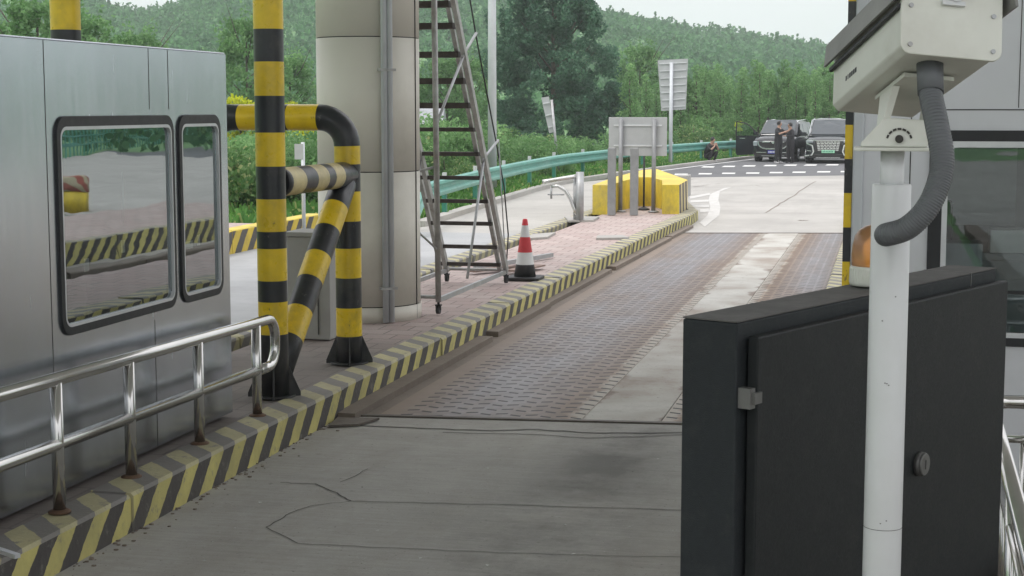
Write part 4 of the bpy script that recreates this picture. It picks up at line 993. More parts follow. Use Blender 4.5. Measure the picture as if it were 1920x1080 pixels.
# ------------------------------------------------------------------ camera pole, bracket, housing, conduit
pt = P(1672, 345, 3.2); zpt = pt.z
wp = thing('camera_pole', 'white round steel pole rising in front of the dark cabinet', 'pole', (pt.x, pt.y, ZI))
MB().lathe([(.0385, ZI), (.0385, zpt-.003), (.036, zpt)], (pt.x, pt.y, 0), 40).build('tube', M['white_pole'], wp)
mb = MB()
for (mx, mz) in ((1655, 727), (1664, 728), (1672, 731), (1639, 1003), (1676, 997), (1640, 607), (1690, 560)):
    q = P(mx, mz, 3.155); d_ = Vector((q.x-pt.x, q.y-pt.y, 0)).normalized(); q = Vector((pt.x+d_.x*.0386, pt.y+d_.y*.0386, q.z)); mb.obox(q, Vector((-d_.y, d_.x, 0))*.0014, d_*.0004, (0, 0, .001))
mb.lathe([(.0388, P(1665, 1006, 3.2).z), (.0389, P(1665, 1006, 3.2).z+.0012)], (pt.x, pt.y, 0), 40); mb.build('scuff', M['lock'], wp)
zfl = P(1672, 282, 3.2).z
MB().lathe([(.022, zpt-.01), (.0235, zpt+.01), (.0235, zfl)], (pt.x, pt.y, 0), 32).build('neck', M['white_pole'], wp)
MB().box(pt.x-.075, pt.y-.06, zfl, pt.x+.075, pt.y+.06, zfl+.007).build('flange', M['cream'], wp, .002)
# housing frame
RBL = P(1690, 97, 3.0); FBL = P(1560, 208, 3.44); av = (FBL-RBL); Lh = av.length; av.normalize()
RBR = P(1855, 126, 3.06); wv = (RBR-RBL); wv = (wv-av*wv.dot(av)); Wh = wv.length; wv.normalize(); uv = wv.cross(av).normalized()
if uv.z < 0: uv = -uv
Hh = .15
cam_ = thing('surveillance_camera', 'off white boxy surveillance camera housing with sunshield on the white pole', 'camera', tuple(RBL))
def hp(a, b, c): return RBL+av*a+wv*b+uv*c          # along, across, up
mb = MB(); sec = [(0.012, 0), (Wh-.012, 0), (Wh, .012), (Wh, Hh*.82), (Wh*.9, Hh), (Wh*.1, Hh), (0, Hh*.82), (0, .012)]
nS = len(sec); vs = [hp(0.004, b, c) for b, c in sec]+[hp(Lh, b, c) for b, c in sec]
mb.add(vs, [tuple(range(nS)), tuple(range(nS, 2*nS))]+[(i, (i+1) % nS, nS+(i+1) % nS, nS+i) for i in range(nS)])
bd = mb.build('housing', M['cream'], cam_, .004)
mb = MB(); rp = rrect(-.004, -.004, Wh+.004, Hh*.98, .02); vs = [hp(-.006, b, c) for b, c in rp]+[hp(.004, b, c) for b, c in rp]; n_ = len(rp)
mb.add(vs, [tuple(range(n_)), tuple(range(n_, 2*n_))]+[(i, (i+1) % n_, n_+(i+1) % n_, n_+i) for i in range(n_)]); rpn = mb.build('rear_plate', M['cream'], cam_, .002)
for b, c in ((.014, .014), (Wh-.014, .014), (.014, Hh*.6), (Wh-.014, Hh*.55)):
    MB().tube([hp(-.006, b, c), hp(-.0095, b, c)], .0045, 12).build('screw', M['galv'], rpn)
mb = MB(); mb.tube([hp(-.006, Wh*.52, Hh*.78), hp(-.02, Wh*.52, Hh*.78)], .016, 20); mb.tube([hp(-.02, Wh*.52, Hh*.78), hp(-.03, Wh*.52, Hh*.78)], .011, 16); mb.obox(hp(-.012, Wh*.5, Hh*.66), wv*.022, av*.004, uv*.004); mb.build('cable_gland', M['white_pole'], rpn)
# sunshield: bent sheet above and overlapping the sides
mb = MB(); sh = [(-.016, Hh*.66), (-.012, Hh*.98), (.02, Hh+.018), (Wh-.02, Hh+.018), (Wh+.016, Hh*.98), (Wh+.022, Hh*.66)]
for (p_, q_) in zip(sh[:-1], sh[1:]):
    e0, e1_ = -.03, Lh+.012; nrm = Vector((0, 0, 0)); dd = (wv*(q_[0]-p_[0])+uv*(q_[1]-p_[1])).normalized(); nn = av.cross(dd)*.0025
    a_, b_, c2, d2 = hp(e0, *p_), hp(e0, *q_), hp(e1_, *q_), hp(e1_, *p_)
    mb.add([v-nn for v in (a_, b_, c2, d2)]+[v+nn for v in (a_, b_, c2, d2)], [(0, 1, 2, 3), (7, 6, 5, 4), (0, 4, 5, 1), (1, 5, 6, 2), (2, 6, 7, 3), (3, 7, 4, 0)])
mb.build('sunshield', M['cream_edge'], cam_)
MB().obox(hp(Lh*.5, -.006, Hh*.60), av*Lh*.5, wv*.004, uv*.004).build('shield_rail', M['rubber'], cam_)
mb = MB()
for k, w_ in enumerate((.006, .003, .008, .008, .008, .008)): mb.obox(hp(Lh*.78-.013*k, -.0006, Hh*.30), av*w_*.5, wv*.0004, uv*.005)
mb.build('printed_mark', M['rubber'], bd)
# bracket between pole flange and housing
bk = thing('camera_bracket', 'off white cast swivel bracket joining the camera to the white pole', 'bracket', (pt.x, pt.y, zfl))
z0_ = zfl+.0075
mb = MB(); mb.add([(pt.x-.062, pt.y-.032, z0_), (pt.x+.066, pt.y-.032, z0_), (pt.x+.066, pt.y+.032, z0_), (pt.x-.062, pt.y+.032, z0_),
                   (pt.x-.062, pt.y-.03, z0_+.008), (pt.x+.068, pt.y-.03, z0_+.008), (pt.x+.068, pt.y+.03, z0_+.008), (pt.x-.062, pt.y+.03, z0_+.008),
                   (pt.x-.018, pt.y-.024, z0_+.058), (pt.x+.072, pt.y-.024, z0_+.052), (pt.x+.072, pt.y+.024, z0_+.052), (pt.x-.018, pt.y+.024, z0_+.058)],
                  [(0, 1, 2, 3), (8, 9, 10, 11)]+[(a, (a+1) % 4, 4+(a+1) % 4, 4+a) for a in range(4)]+[(4+a, 4+(a+1) % 4, 8+(a+1) % 4, 8+a) for a in range(4)])
mb.build('swivel_base', M['cream'], bk, .003)
mb = MB()
for k in range(-3, 4):
    a0_, a1_ = PI/2+k*.4-.15, PI/2+k*.4+.15
    mb.bar((pt.x+.012+.024*math.cos(a0_), pt.y-.0275, z0_+.012+.024*math.sin(a0_)), (pt.x+.012+.024*math.cos(a1_), pt.y-.0275, z0_+.012+.024*math.sin(a1_)), .004, .004)
mb.tube([(pt.x+.012, pt.y-.024, z0_+.016), (pt.x+.012, pt.y-.036, z0_+.016)], .008, 16); mb.build('bolt_slot', M['seam'], bk)
under = hp(Lh*.45, Wh*.5, -.003)
mb = MB(); a_ = Vector((pt.x, pt.y, z0_+.04))
mb.obox(under-uv*.006, av*.09, wv*.05, uv*.004)
mb.build('mount_plate', M['cream'], bk)
for sgn in (-1, 1):
    mb = MB(); e_ = under+wv*.045*sgn-uv*.012; 
    top_a, top_b = e_+av*.05, e_-av*.03; lo_ = Vector((pt.x+.04*sgn+.02, pt.y, z0_+.045))
    t_ = wv*.007
    mb.add([top_a-t_, top_b-t_, lo_-av*.018-t_, lo_+av*.018-t_, top_a+t_, top_b+t_, lo_-av*.018+t_, lo_+av*.018+t_], [(0, 1, 2, 3), (7, 6, 5, 4), (0, 4, 5, 1), (1, 5, 6, 2), (2, 6, 7, 3), (3, 7, 4, 0)])
    mb.build('bracket_arm', M['cream'], bk)
# conduit
ctl = [(1743, 128, 3.07), (1745, 175, 3.04), (1757, 235, 3.0), (1767, 300, 2.98), (1758, 350, 2.97), (1735, 395, 2.97), (1700, 428, 2.99), (1662, 440, 3.04), (1652, 441, 3.12)]
cpt = [P(*c) for c in ctl]; cpt[-1] = Vector((pt.x+.004, pt.y-.03, cpt[-1].z))
def spline(ps, n):
    out = []
    for i in range(len(ps)-1):
        p0, p1_, p2_, p3 = ps[max(i-1, 0)], ps[i], ps[i+1], ps[min(i+2, len(ps)-1)]
        for k in range(n):
            t = k/n; out.append(.5*((2*p1_)+(p2_-p0)*t+(2*p0-5*p1_+4*p2_-p3)*t*t+(3*p1_-p0-3*p2_+p3)*t**3))
    return out+[ps[-1]]
sp = spline(cpt, 44); rs = [(.0225 if (i % 4) < 2 else .0212) for i in range(len(sp))]
cdt = thing('conduit', 'grey corrugated hose curving from the camera down into the white pole', 'hose', tuple(cpt[0]))
MB().tube(sp, rs, 22).build('hose', M['hose'], cdt)
MB().tube([cpt[0]+Vector((0, 0, .012)), cpt[1]], [.0255, .0245], 24).build('collar', M['hose'], cdt)

# ------------------------------------------------------------------ vegetation
def leaf_cloud(n, sampler, size, aspect=.6, droop=.0):
    P0 = sampler(n); ang = rng.uniform(0, 2*PI, n); th_ = np.arccos(rng.uniform(-1, 1, n))
    d1 = np.stack([np.sin(th_)*np.cos(ang), np.sin(th_)*np.sin(ang), np.cos(th_)], -1)
    ref = rng.normal(size=(n, 3)); d2 = np.cross(d1, ref); d2 /= np.linalg.norm(d2, axis=1)[:, None]
    s = rng.uniform(.6, 1.3, n)[:, None]*size
    a = d1*s*.5; b = d2*s*.5*aspect
    V = np.stack([P0-a, P0+b-a*.1, P0+a, P0-b-a*.1], 1).reshape(-1, 3)
    return V
def quads_mesh(name, V, mat):
    n = len(V)//4; me = bpy.data.meshes.new(name); me.vertices.add(len(V)); me.vertices.foreach_set('co', V.astype(np.float32).ravel())
    me.loops.add(len(V)); me.loops.foreach_set('vertex_index', np.arange(len(V), dtype=np.int32))
    me.polygons.add(n); me.polygons.foreach_set('loop_start', np.arange(0, len(V), 4, dtype=np.int32)); me.polygons.foreach_set('loop_total', np.full(n, 4, dtype=np.int32))
    me.update(calc_edges=True); me.materials.append(mat); return me
def clumps(centres, radii, n):
    cs = np.array(centres); rd = np.array(radii)
    w_ = rd**2; w_ = w_/w_.sum()
    def f(m):
        i = rng.choice(len(cs), m, p=w_); v = rng.normal(size=(m, 3)); v /= np.linalg.norm(v, axis=1)[:, None]
        r_ = rd[i]*rng.uniform(.45, 1.08, m)**.6
        return cs[i]+v*r_[:, None]*np.array([1, 1, .85])
    return f
def trunk_mesh(h, r, limbs):
    mb = MB(); mb.tube([(0, 0, -.3), (0.05, 0, h*.4), (0, .04, h*.75), (.02, 0, h)], [r, r*.8, r*.45, r*.1], 8)
    for (z, a, l) in limbs:
        mb.tube([(0, 0, z), (math.cos(a)*l*.5, math.sin(a)*l*.5, z+l*.45), (math.cos(a)*l, math.sin(a)*l, z+l*1.1)], [r*.4, r*.28, r*.06], 6)
    return mb
TREE = {}
def make_tree(kind, name, label, cat, loc, h, w_, nleaf, lsize, mat, style):
    t = thing(name, label, cat, (0, 0, 0)); cs = []; rd = []; limbs = []
    if style == 'big':         # several upswept branches
        for k in range(330):
            a = random.uniform(0, 2*PI); zz_ = .03+.93*(k+random.random())/330
            env = w_*.5*(.86+.14*min(1, zz_/.3))*(1.0-.62*max(0, zz_-.5)/.5)*random.uniform(.86, 1.08)
            q = env*math.sqrt(random.uniform(.15, 1)); cs.append((q*math.cos(a), q*math.sin(a), h*zz_)); rd.append(random.uniform(.34, .66)*(1-.3*zz_)*w_/7)
        for k in range(26):      # upswept leader shoots round the top
            a = k*2.39996; q0 = w_*random.uniform(.06, .46); z_ = h*(1.0-.42*(q0/(w_*.5))**1.3)-.4
            for j in range(6): cs.append(((q0+.07*j)*math.cos(a), (q0+.07*j)*math.sin(a), z_+j*.27)); rd.append((.3-.038*j)*w_/7)
        limbs = [(h*random.uniform(.15, .7), random.uniform(0, 6.28), random.uniform(1.2, 2.6)) for _ in range(14)]
    elif style == 'sapling':
        for k in range(12):
            z_ = h*(.12+.88*k/12); q = w_*.22*(1-k/14); a = random.uniform(0, 6.28); cs.append((q*math.cos(a), q*math.sin(a), z_)); rd.append(w_*.33*(1.15-.75*k/12))
        limbs = [(h*.3, 1, .5), (h*.5, 3, .5)]
    else:                      # bush
        for k in range(16):
            a = random.uniform(0, 6.28); q = w_*.5*math.sqrt(random.random())*.8; cs.append((q*math.cos(a), q*math.sin(a), h*random.uniform(.15, .8))); rd.append(random.uniform(.18, .34)*min(w_, h))
        limbs = [(h*.1, k*2.1, h*.45) for k in range(3)]
    V = leaf_cloud(nleaf, clumps(cs, rd, nleaf), lsize)
    V[:, 2] = np.maximum(V[:, 2], -.2)
    me = quads_mesh('crown', V, mat); c = bpy.data.objects.new('crown', me); C.objects.link(c); c.parent = t
    ORIG[t] = Vector((0, 0, 0)); trunk_mesh(h*.9, .014*h+.02, limbs).build('trunk' if style != 'bush' else 'stem', M['bark'], t)
    t.location = loc; return t
def at(px, d, z=0): p = P(px, 202, d); return (p.x, p.y, float(terrain_h(np.array(p.x), np.array(p.y))) if d > 90 else z)
make_tree('a', 'broad_tree', 'big dark green leafy tree rising behind the guardrail at middle', 'tree', at(1036, 88, -.1), 10.3, 7.7, 56000, .2, M['leaf_dark'], 'big')
mt = make_tree('a', 'broad_tree', 'dark tree top showing above the left booth roof, furthest left', 'tree', at(75, 60, -.1), 6.6, 4.6, 13000, .19, M['leaf_mid'], 'big')
def place(proto, px, d, lab, s=1.0, rot=None, grp=None, z=None):
    c = copy_tree(proto); c.location = at(px, d) if z is None else at(px, d, z); c.scale = (s, s, s*random.uniform(.9, 1.1)); c.rotation_euler = (0, 0, random.uniform(0, 6.28) if rot is None else rot)
    if lab: c['label'] = lab
    if grp: c['group'] = grp
    return c
GT = 'trees at the foot of the hill'
mt['group'] = GT
for px, d, s, lab in ((150, 66, 1.02, 'leafy tree above the booth roof just left of the yellow post top'), (258, 78, 1.0, 'low tree crown above the booth roof right of the yellow post top'), (465, 80, .95, 'mid green tree behind the tall striped post'), (545, 84, .8, 'rounded mid green tree between striped post and column'),
                      (838, 92, .85, 'mid green tree seen through the ladder treads'), (880, 98, .9, 'mid green tree just left of the pale lamp pole'), (1200, 112, 1.0, 'tree left of the large ribbed sign'), (1330, 118, .9, 'tree right of the large ribbed sign'), (730, 90, .9, 'tree hidden mostly by the beige column'), (1560, 112, .85, 'tree above the right hand black van'), (-80, 70, 1.1, 'tree beyond the left edge behind the booth')):
    place(mt, px, d, lab, s, grp=GT)
bush = make_tree('b', 'bush', 'b', 'bush', at(440, 36, -.1), 1.7, 2.2, 2600, .13, M['leaf_bush'], 'bush')
bush2 = make_tree('b', 'bush', 'b', 'bush', at(500, 38, -.1), 1.9, 2.0, 2600, .12, M['leaf_mid'], 'bush')
GB = 'bushes behind the guardrail'
bush['label'] = 'leafy bush just right of the stainless booth'; bush['group'] = GB
bush2['label'] = 'leafy bush behind the tall striped post'; bush2['group'] = GB
bl = 'one of the many loose green bushes massed behind the guardrail and booth'
for k in range(90):
    px = random.uniform(380, 1330); d = random.uniform(1, 1.45)
    base = float(np.interp(px, [380, 800, 1060, 1150, 1250, 1330], [33, 37, 54, 60, 68, 76]))
    s = random.uniform(.6, 1.15)
    if 970 < px < 1290: s *= .72
    place((bush, bush2)[k % 2], px, base*d, bl, s, grp=GB, z=-.15)
yl = make_tree('y', 'yellow_shrub', 'bright yellow shrub between the left booth and the tall striped post', 'shrub', at(448, 50, .6), 2.4, 1.5, 2600, .14, M['leaf_yellow'], 'bush')
yl['group'] = 'yellow shrubs'
place(yl, 566, 47, 'bright yellow shrub behind the striped elbow pipe', .62, grp='yellow shrubs', z=.55)
place(yl, 546, 52, 'small bright yellow shrub above the striped cross pipe', .55, grp='yellow shrubs', z=1.5)
place(yl, 1385, 82, 'small lime shrub above the open van door', .28, grp='yellow shrubs', z=1.12)
sap = make_tree('s', 'young_tree', 's', 'young tree', at(1180, 84, -.2), 5.0, 1.6, 2400, .15, M['leaf_mid'], 'sapling')
sl_ = 'one of the many slim young trees planted densely behind the guardrail and vans'
sap['label'] = sl_; sap['group'] = 'young trees planted beyond the road'
for k in range(150):
    px = random.uniform(1165, 1660); d = random.uniform(86, 118)
    place(sap, px, d, sl_, random.uniform(.75, 1.08), grp='young trees planted beyond the road', z=-.3)
for k in range(18): place(sap, random.uniform(1700, 3300), random.uniform(80, 130), sl_, 1.0, grp='young trees planted beyond the road', z=-.3)

# grass strip
def tufts(n, fpos, size, name, lab, mat, aspect=.25):
    V = []
    for _ in range(1):
        P0 = fpos(n); ang = rng.uniform(0, 2*PI, n); s = rng.uniform(.5, 1.3, n)*size
        side = np.stack([np.cos(ang), np.sin(ang), np.zeros(n)], -1)*(s*aspect)[:, None]; lean = np.stack([rng.normal(0, .35, n), rng.normal(0, .35, n), np.ones(n)], -1)*s[:, None]
        V = np.stack([P0-side, P0+side, P0+lean+side*.3, P0+lean-side*.3], 1).reshape(-1, 3)
    me = quads_mesh(name, V, mat); o = bpy.data.objects.new(name, me); C.objects.link(o); tag(o, lab, kind='stuff')
vx = np.array([p[0] for p in ve]+[16]); vy = np.array([p[1] for p in ve]+[90])
def grass_pos(n):
    t = rng.uniform(0, 1, n)*(len(ve)-1); i = t.astype(int); f = t-i
    x = vx[i]*(1-f)+vx[i+1]*f; y = vy[i]*(1-f)+vy[i+1]*f; off = rng.gamma(1.3, 1.6, n)+.28
    dx = vx[i+1]-vx[i]; dy = vy[i+1]-vy[i]; L_ = np.hypot(dx, dy)
    return np.stack([x-dy/L_*off, y+dx/L_*off, np.full(n, -.06)], -1)
tufts(52000, grass_pos, .22, 'grass', 'green weeds and grass under the guardrail', M['grass'])
def grass2(n):
    x = rng.uniform(-24, -10.6, n); y = rng.uniform(28.6, 60, n); return np.stack([x, y, np.full(n, -.06)], -1)
tufts(22000, grass2, .3, 'grass', 'rough grass beyond the neighbouring lane', M['grass'])

# hillside wood (one mass): leafy clumps spread over the slopes
def hill_wood():
    n = 9500
    az = rng.uniform(-.42, .36, n)-YAW; r = 125+(rng.uniform(0, 1, n)**.8)*330
    x = r*np.sin(az); y = r*np.cos(az)
    keep = (np.sin(x*.05+1)*np.cos(y*.043)+.5*np.sin(x*.12+y*.09)+rng.normal(0, .5, n)) > -.75
    x, y, r = x[keep], y[keep], r[keep]; z = terrain_h(x, y); n = len(x)
    s = rng.uniform(.7, 1.9, n)*(.75+r/600)
    m = 40; v = rng.normal(size=(n, m, 3)); v /= np.linalg.norm(v, axis=2)[:, :, None]
    c = np.stack([x, y, z+s*.7], -1)[:, None, :]+v*s[:, None, None]*np.array([1, 1, .95])*rng.uniform(.5, 1.05, (n, m, 1))
    c = c.reshape(-1, 3); k = len(c); sz = np.repeat(s, m)*.42
    d1 = rng.normal(size=(k, 3)); d1 /= np.linalg.norm(d1, axis=1)[:, None]; d2 = np.cross(d1, rng.normal(size=(k, 3))); d2 /= np.linalg.norm(d2, axis=1)[:, None]
    a = d1*sz[:, None]*.5; b = d2*sz[:, None]*.4
    V = np.stack([c-a, c+b, c+a, c-b], 1).reshape(-1, 3)
    nc = 420; az = rng.uniform(-.42, .36, nc)-YAW; r = rng.uniform(330, 446, nc); x = r*np.sin(az); y = r*np.cos(az); z = terrain_h(x, y); hc = rng.uniform(1.5, 4.6, nc)
    t_ = rng.uniform(0, 1, (nc, 40)); a_ = rng.uniform(0, 2*PI, (nc, 40)); q_ = (1-t_)*hc[:, None]*.2
    c = np.stack([x[:, None]+q_*np.cos(a_), y[:, None]+q_*np.sin(a_), z[:, None]+.5+t_*hc[:, None]], -1).reshape(-1, 3); k = len(c)
    d1 = rng.normal(size=(k, 3)); d1 /= np.linalg.norm(d1, axis=1)[:, None]; d2 = np.cross(d1, rng.normal(size=(k, 3))); d2 /= np.linalg.norm(d2, axis=1)[:, None]
    V = np.concatenate([V, np.stack([c-d1*.4, c+d2*.3, c+d1*.4, c-d2*.3], 1).reshape(-1, 3)])
    me = quads_mesh('hillside_wood', V, M['leaf_hill']); o = bpy.data.objects.new('hillside_wood', me); C.objects.link(o); tag(o, 'low green trees and scrub covering the hillside', kind='stuff')
hill_wood()
def side_wood():
    n = 2200; az = rng.uniform(.5, 2.2, n)-YAW; r = rng.uniform(70, 420, n); x = r*np.sin(az); y = r*np.cos(az); z = terrain_h(x, y)
    m = 46; s = rng.uniform(1.5, 3.2, n); v = rng.normal(size=(n, m, 3)); v /= np.linalg.norm(v, axis=2)[:, :, None]
    c = (np.stack([x, y, z+s*.8], -1)[:, None, :]+v*s[:, None, None]*rng.uniform(.5, 1.05, (n, m, 1))).reshape(-1, 3); k = len(c); sz = np.repeat(s, m)*.3
    d1 = rng.normal(size=(k, 3)); d1 /= np.linalg.norm(d1, axis=1)[:, None]; d2 = np.cross(d1, rng.normal(size=(k, 3))); d2 /= np.linalg.norm(d2, axis=1)[:, None]
    a = d1*sz[:, None]*.5; b = d2*sz[:, None]*.4
    me = quads_mesh('hillside_wood', np.stack([c-a, c+b, c+a, c-b], 1).reshape(-1, 3), M['leaf_hill']); o = bpy.data.objects.new('hillside_wood', me); C.objects.link(o); tag(o, 'wooded slopes to the east of the plaza', kind='stuff')
side_wood()

# far house
a = P(772, 202, 74); b = P(818, 202, 74)
hs = thing('house', 'small pale walled house with grey roof glimpsed behind the ladder', 'house', (a.x, a.y, 0))
dx = (b-a); dx.z = 0; L_ = dx.length; dx.normalize(); dy = Vector((-dx.y, dx.x, 0))
c_ = a+dx*(L_/2-.6)+dy*2
MB().obox((c_.x, c_.y, .6), dx*(L_/2+.6), dy*2, (0, 0, 1.0)).build('wall', M['wall_pale'], hs)
mb = MB(); e = c_; w2 = L_/2+.9
mb.add([tuple(e-dx*w2-dy*2.3+Vector((0, 0, -H+1.62))), tuple(e+dx*w2-dy*2.3+Vector((0, 0, -H+1.62))), tuple(e+dx*w2+Vector((0, 0, -H+2.5))), tuple(e-dx*w2+Vector((0, 0, -H+2.5))), tuple(e-dx*w2+dy*2.3+Vector((0, 0, -H+1.62))), tuple(e+dx*w2+dy*2.3+Vector((0, 0, -H+1.62)))],
       [(0, 1, 2, 3), (3, 2, 5, 4), (0, 3, 4), (1, 5, 2), (0, 4, 5, 1)]); mb.build('roof', M['roof_grey'], hs)

# ------------------------------------------------------------------ vans
def loft(mb, secs, mi=0, cap=True, fmi=None):
    n = len(secs[0]); o = len(mb.v)
    for s_ in secs: mb.v += [tuple(v) for v in s_]
    for i in range(len(secs)-1):
        for k in range(n):
            k2 = (k+1) % n; mb.f.append((o+i*n+k, o+i*n+k2, o+(i+1)*n+k2, o+(i+1)*n+k)); mb.mi.append(fmi(i, k) if fmi else mi); mb.sm.append(True)
    if cap:
        mb.f.append(tuple(o+k for k in range(n))[::-1]); mb.f.append(tuple(o+(len(secs)-1)*n+k for k in range(n))); mb.mi += [mi, mi]; mb.sm += [False, False]
def van(label, loc, rz, style):
    """front faces -y, x across"""
    t = thing('van', label, 'van', (0, 0, 0)); W = .95; Lc = 5.1; Hc = 1.86 if style else 1.80
    paint = M['car_dark'] if style else M['car_black']
    # lower body sections from nose to tail: (y, half width, bottom, top)
    st = [(0.0, .70, .34, .80), (.05, .82, .26, .92), (.18, .90, .22, 1.0), (.45, .94, .2, 1.07), (.95, .95, .2, 1.13), (1.25, .95, .2, 1.16), (2.5, .95, .2, 1.14), (4.2, .95, .2, 1.13), (4.9, .93, .24, 1.12), (5.08, .86, .32, 1.08)]
    secs = []
    for (y, w_, b_, t_) in st:
        crown = .03; s_ = [(-w_*.92, y, b_), (w_*.92, y, b_), (w_, y, b_+.1), (w_, y, (b_+t_)/2+.05), (w_*.985, y, t_-.13), (w_*.90, y, t_-.03), (w_*.5, y, t_+crown*.8), (0, y, t_+crown), (-w_*.5, y, t_+crown*.8), (-w_*.90, y, t_-.03), (-w_*.985, y, t_-.13), (-w_, y, (b_+t_)/2+.05), (-w_, y, b_+.1)]
        secs.append(s_)
    mb = MB(); loft(mb, secs); body = mb.build('body', paint, t)
    # greenhouse
    gs = [(.98, .84, 1.15, 1.16), (1.25, .84, 1.13, 1.36), (1.55, .83, 1.12, 1.58), (1.85, .82, 1.12, 1.76), (2.1, .81, 1.12, Hc-.03), (2.7, .80, 1.12, Hc), (3.9, .80, 1.12, Hc), (4.6, .79, 1.12, Hc-.06), (4.95, .76, 1.12, Hc-.3)]
    secs = []
    for (y, w_, b_, t_) in gs:
        top = w_*(1-.12*(t_-1.12)/.7); secs.append([(-w_-.06, y, b_), (w_+.06, y, b_), (top+.0, y, t_-.06 if t_ > 1.3 else t_-.005), (top*.88, y, t_), (0, y, t_+.02), (-top*.88, y, t_), (-top, y, t_-.06 if t_ > 1.3 else t_-.005)])
    mb = MB(); loft(mb, secs, 0, fmi=lambda i, k: (1 if (i < 3 and k in (3, 4)) else 0)); mb.build('cabin', [paint, M['car_glass']], t)
    # windscreen as a slightly proud glass sheet
    def wsq(y, z, w_): return (-w_, y, z), (w_, y, z)
    mb = MB(); a, b = wsq(1.02, 1.205, .74); c, d = wsq(1.92, 1.795, .64); dn = Vector((0, -.02, .02))
    mb.add([a, b, d, c], [(0, 1, 2, 3)]); mb.v = [tuple(Vector(v)+dn) for v in mb.v]; mb.build('windscreen', M['car_glass'], t)
    for sx in (-1, 1):
        for nm, (ya, yb2, yc, yd) in (('front', (1.35, 2.35, 2.35, 1.95)), ('middle', (2.42, 3.5, 3.5, 2.42)), ('rear', (3.57, 4.6, 4.35, 3.57))):
            if style == 0 and sx == -1 and nm == 'front': continue
            x_a, x_b = sx*.905, sx*.80; mb = MB(); mb.add([(x_a, ya, 1.17), (x_a, yb2, 1.17), (x_b-.0*sx, yc, 1.70), (x_b, yd, 1.70)], [(0, 1, 2, 3)]); mb.build('side_window', M['car_glass'], t)
        mb = MB(); mb.tube([(sx*.80, 1.1, 1.19), (sx*.69, 2.0, Hc-.03), (sx*.68, 3.9, Hc+.02), (sx*.7, 4.6, Hc-.04)], .018, 8); mb.build('roof_rail', M['silver'] if style else M['chrome'], t)
        mr_ = MB(); mr_.obox((sx*1.05, 1.32, 1.22), (.10, 0, 0), (0, .05, 0), (0, 0, .075)); mr_.bar((sx*.9, 1.32, 1.17), (sx*1.0, 1.32, 1.2), .04, .03); mr_.build('wing_mirror', paint, t, .02)
        for yw in (.92, 4.02):
            mb = MB(); mb.tube([(sx*.70, yw, .35), (sx*.945, yw, .35)], .35, 28); wh = mb.build('wheel', M['tyre'], t)
            mb = MB(); mb.tube([(sx*.94, yw, .35), (sx*.962, yw, .35)], .235, 20)
            for k in range(5):
                a_ = k*1.2566; mb.bar((sx*.966, yw, .35), (sx*.966, yw+.21*math.cos(a_), .35+.21*math.sin(a_)), .06, .02, up=(1, 0, 0))
            mb.build('rim', M['silver'], wh)
    # belt chrome
    mb = MB()
    for sx in (-1, 1): mb.bar((sx*.955, 1.3, 1.12), (sx*.955, 4.7, 1.12), .02, .02)
    mb.build('belt_trim', M['chrome'], t)
    # dark lower bumper
    mb = MB(); mb.box(-.78, -.06, .24, .78, .06, .40); mb.build('bumper', M['tyre'], t, .02)
    if style:      # right: large chrome brick grille, C-shaped side trims
        MB().box(-.56, -.035, .50, .56, .05, .95).build('grille', M['tyre'], t)
        mb = MB()
        for r_ in range(6):
            nb = 7 if r_ % 2 == 0 else 6; z = .915-r_*.068; w_ = (.5-r_*.012)*2/nb
            for k in range(nb): mb.box(-.5+r_*.012+k*w_+.01, -.055, z-.026, -.5+r_*.012+(k+1)*w_-.01, -.036, z+.02)
        mb.build('grille_chrome', M['chrome'], t)
        MB().box(-.27, -.075, .45, .27, -.056, .57).build('number_plate', M['plate_green'], t)
        mb = MB()
        for k in range(7): mb.box(-.22+k*.065, -.079, .485, -.185+k*.065, -.0755, .54)
        mb.build('plate_characters', M['teal_dark'], t)
        for sx in (-1, 1):
            mb = MB(); mb.bar((sx*.90, -.0, .86), (sx*.66, -.05, .76), .07, .06); mb.bar((sx*.66, -.05, .775), (sx*.60, -.055, .5), .07, .06); mb.bar((sx*.60, -.055, .515), (sx*.68, -.05, .35), .07, .06); mb.bar((sx*.67, -.05, .36), (sx*.96, .03, .33), .05, .05)
            mb.bar((sx*.88, -.01, .55), (sx*.7, -.05, .53), .03, .03); mb.build('side_trim', M['chrome'], t)
            MB().obox((sx*.78, .04, .93), (.15, .03*sx, 0), (0, .06, 0), (0, 0, .045)).build('headlight', M['lamp_glass'], t, .01)
        mb = MB(); mb.bar((-.88, .03, 1.0), (-.5, -.03, .975), .04, .03); mb.bar((-.5, -.03, .975), (.5, -.03, .975), .04, .03); mb.bar((.5, -.03, .975), (.88, .03, 1.0), .04, .03); mb.build('hood_trim', M['chrome'], t)
        MB().bar((-.5, -.07, .25), (.5, -.07, .25), .02, .025).build('lip', M['chrome'], t)
        mb = MB()
        for sx in (-1, 1): mb.tube([(sx*.86, 1.05, 1.13), (sx*.74, 1.9, 1.82), (sx*.4, 2.1, Hc+.015), (0, 2.1, Hc+.025)], .02, 8)
        mb.build('pillar_trim', M['silver'], t)
    else:
        MB().box(-.62, -.035, .55, .62, .05, .88).build('grille', M['tyre'], t)
        mb = MB(); mb.bar((-.84, .01, .87), (-.14, -.05, .87), .03, .04); mb.bar((.14, -.05, .87), (.84, .01, .87), .03, .04)
        pts = [(-.66, -.04, .84), (-.6, -.05, .7), (-.48, -.055, .61), (-.3, -.06, .575), (.3, -.06, .575), (.48, -.055, .61), (.6, -.05, .7), (.66, -.04, .84)]
        for p_, q_ in zip(pts[:-1], pts[1:]): mb.bar(p_, q_, .035, .05)
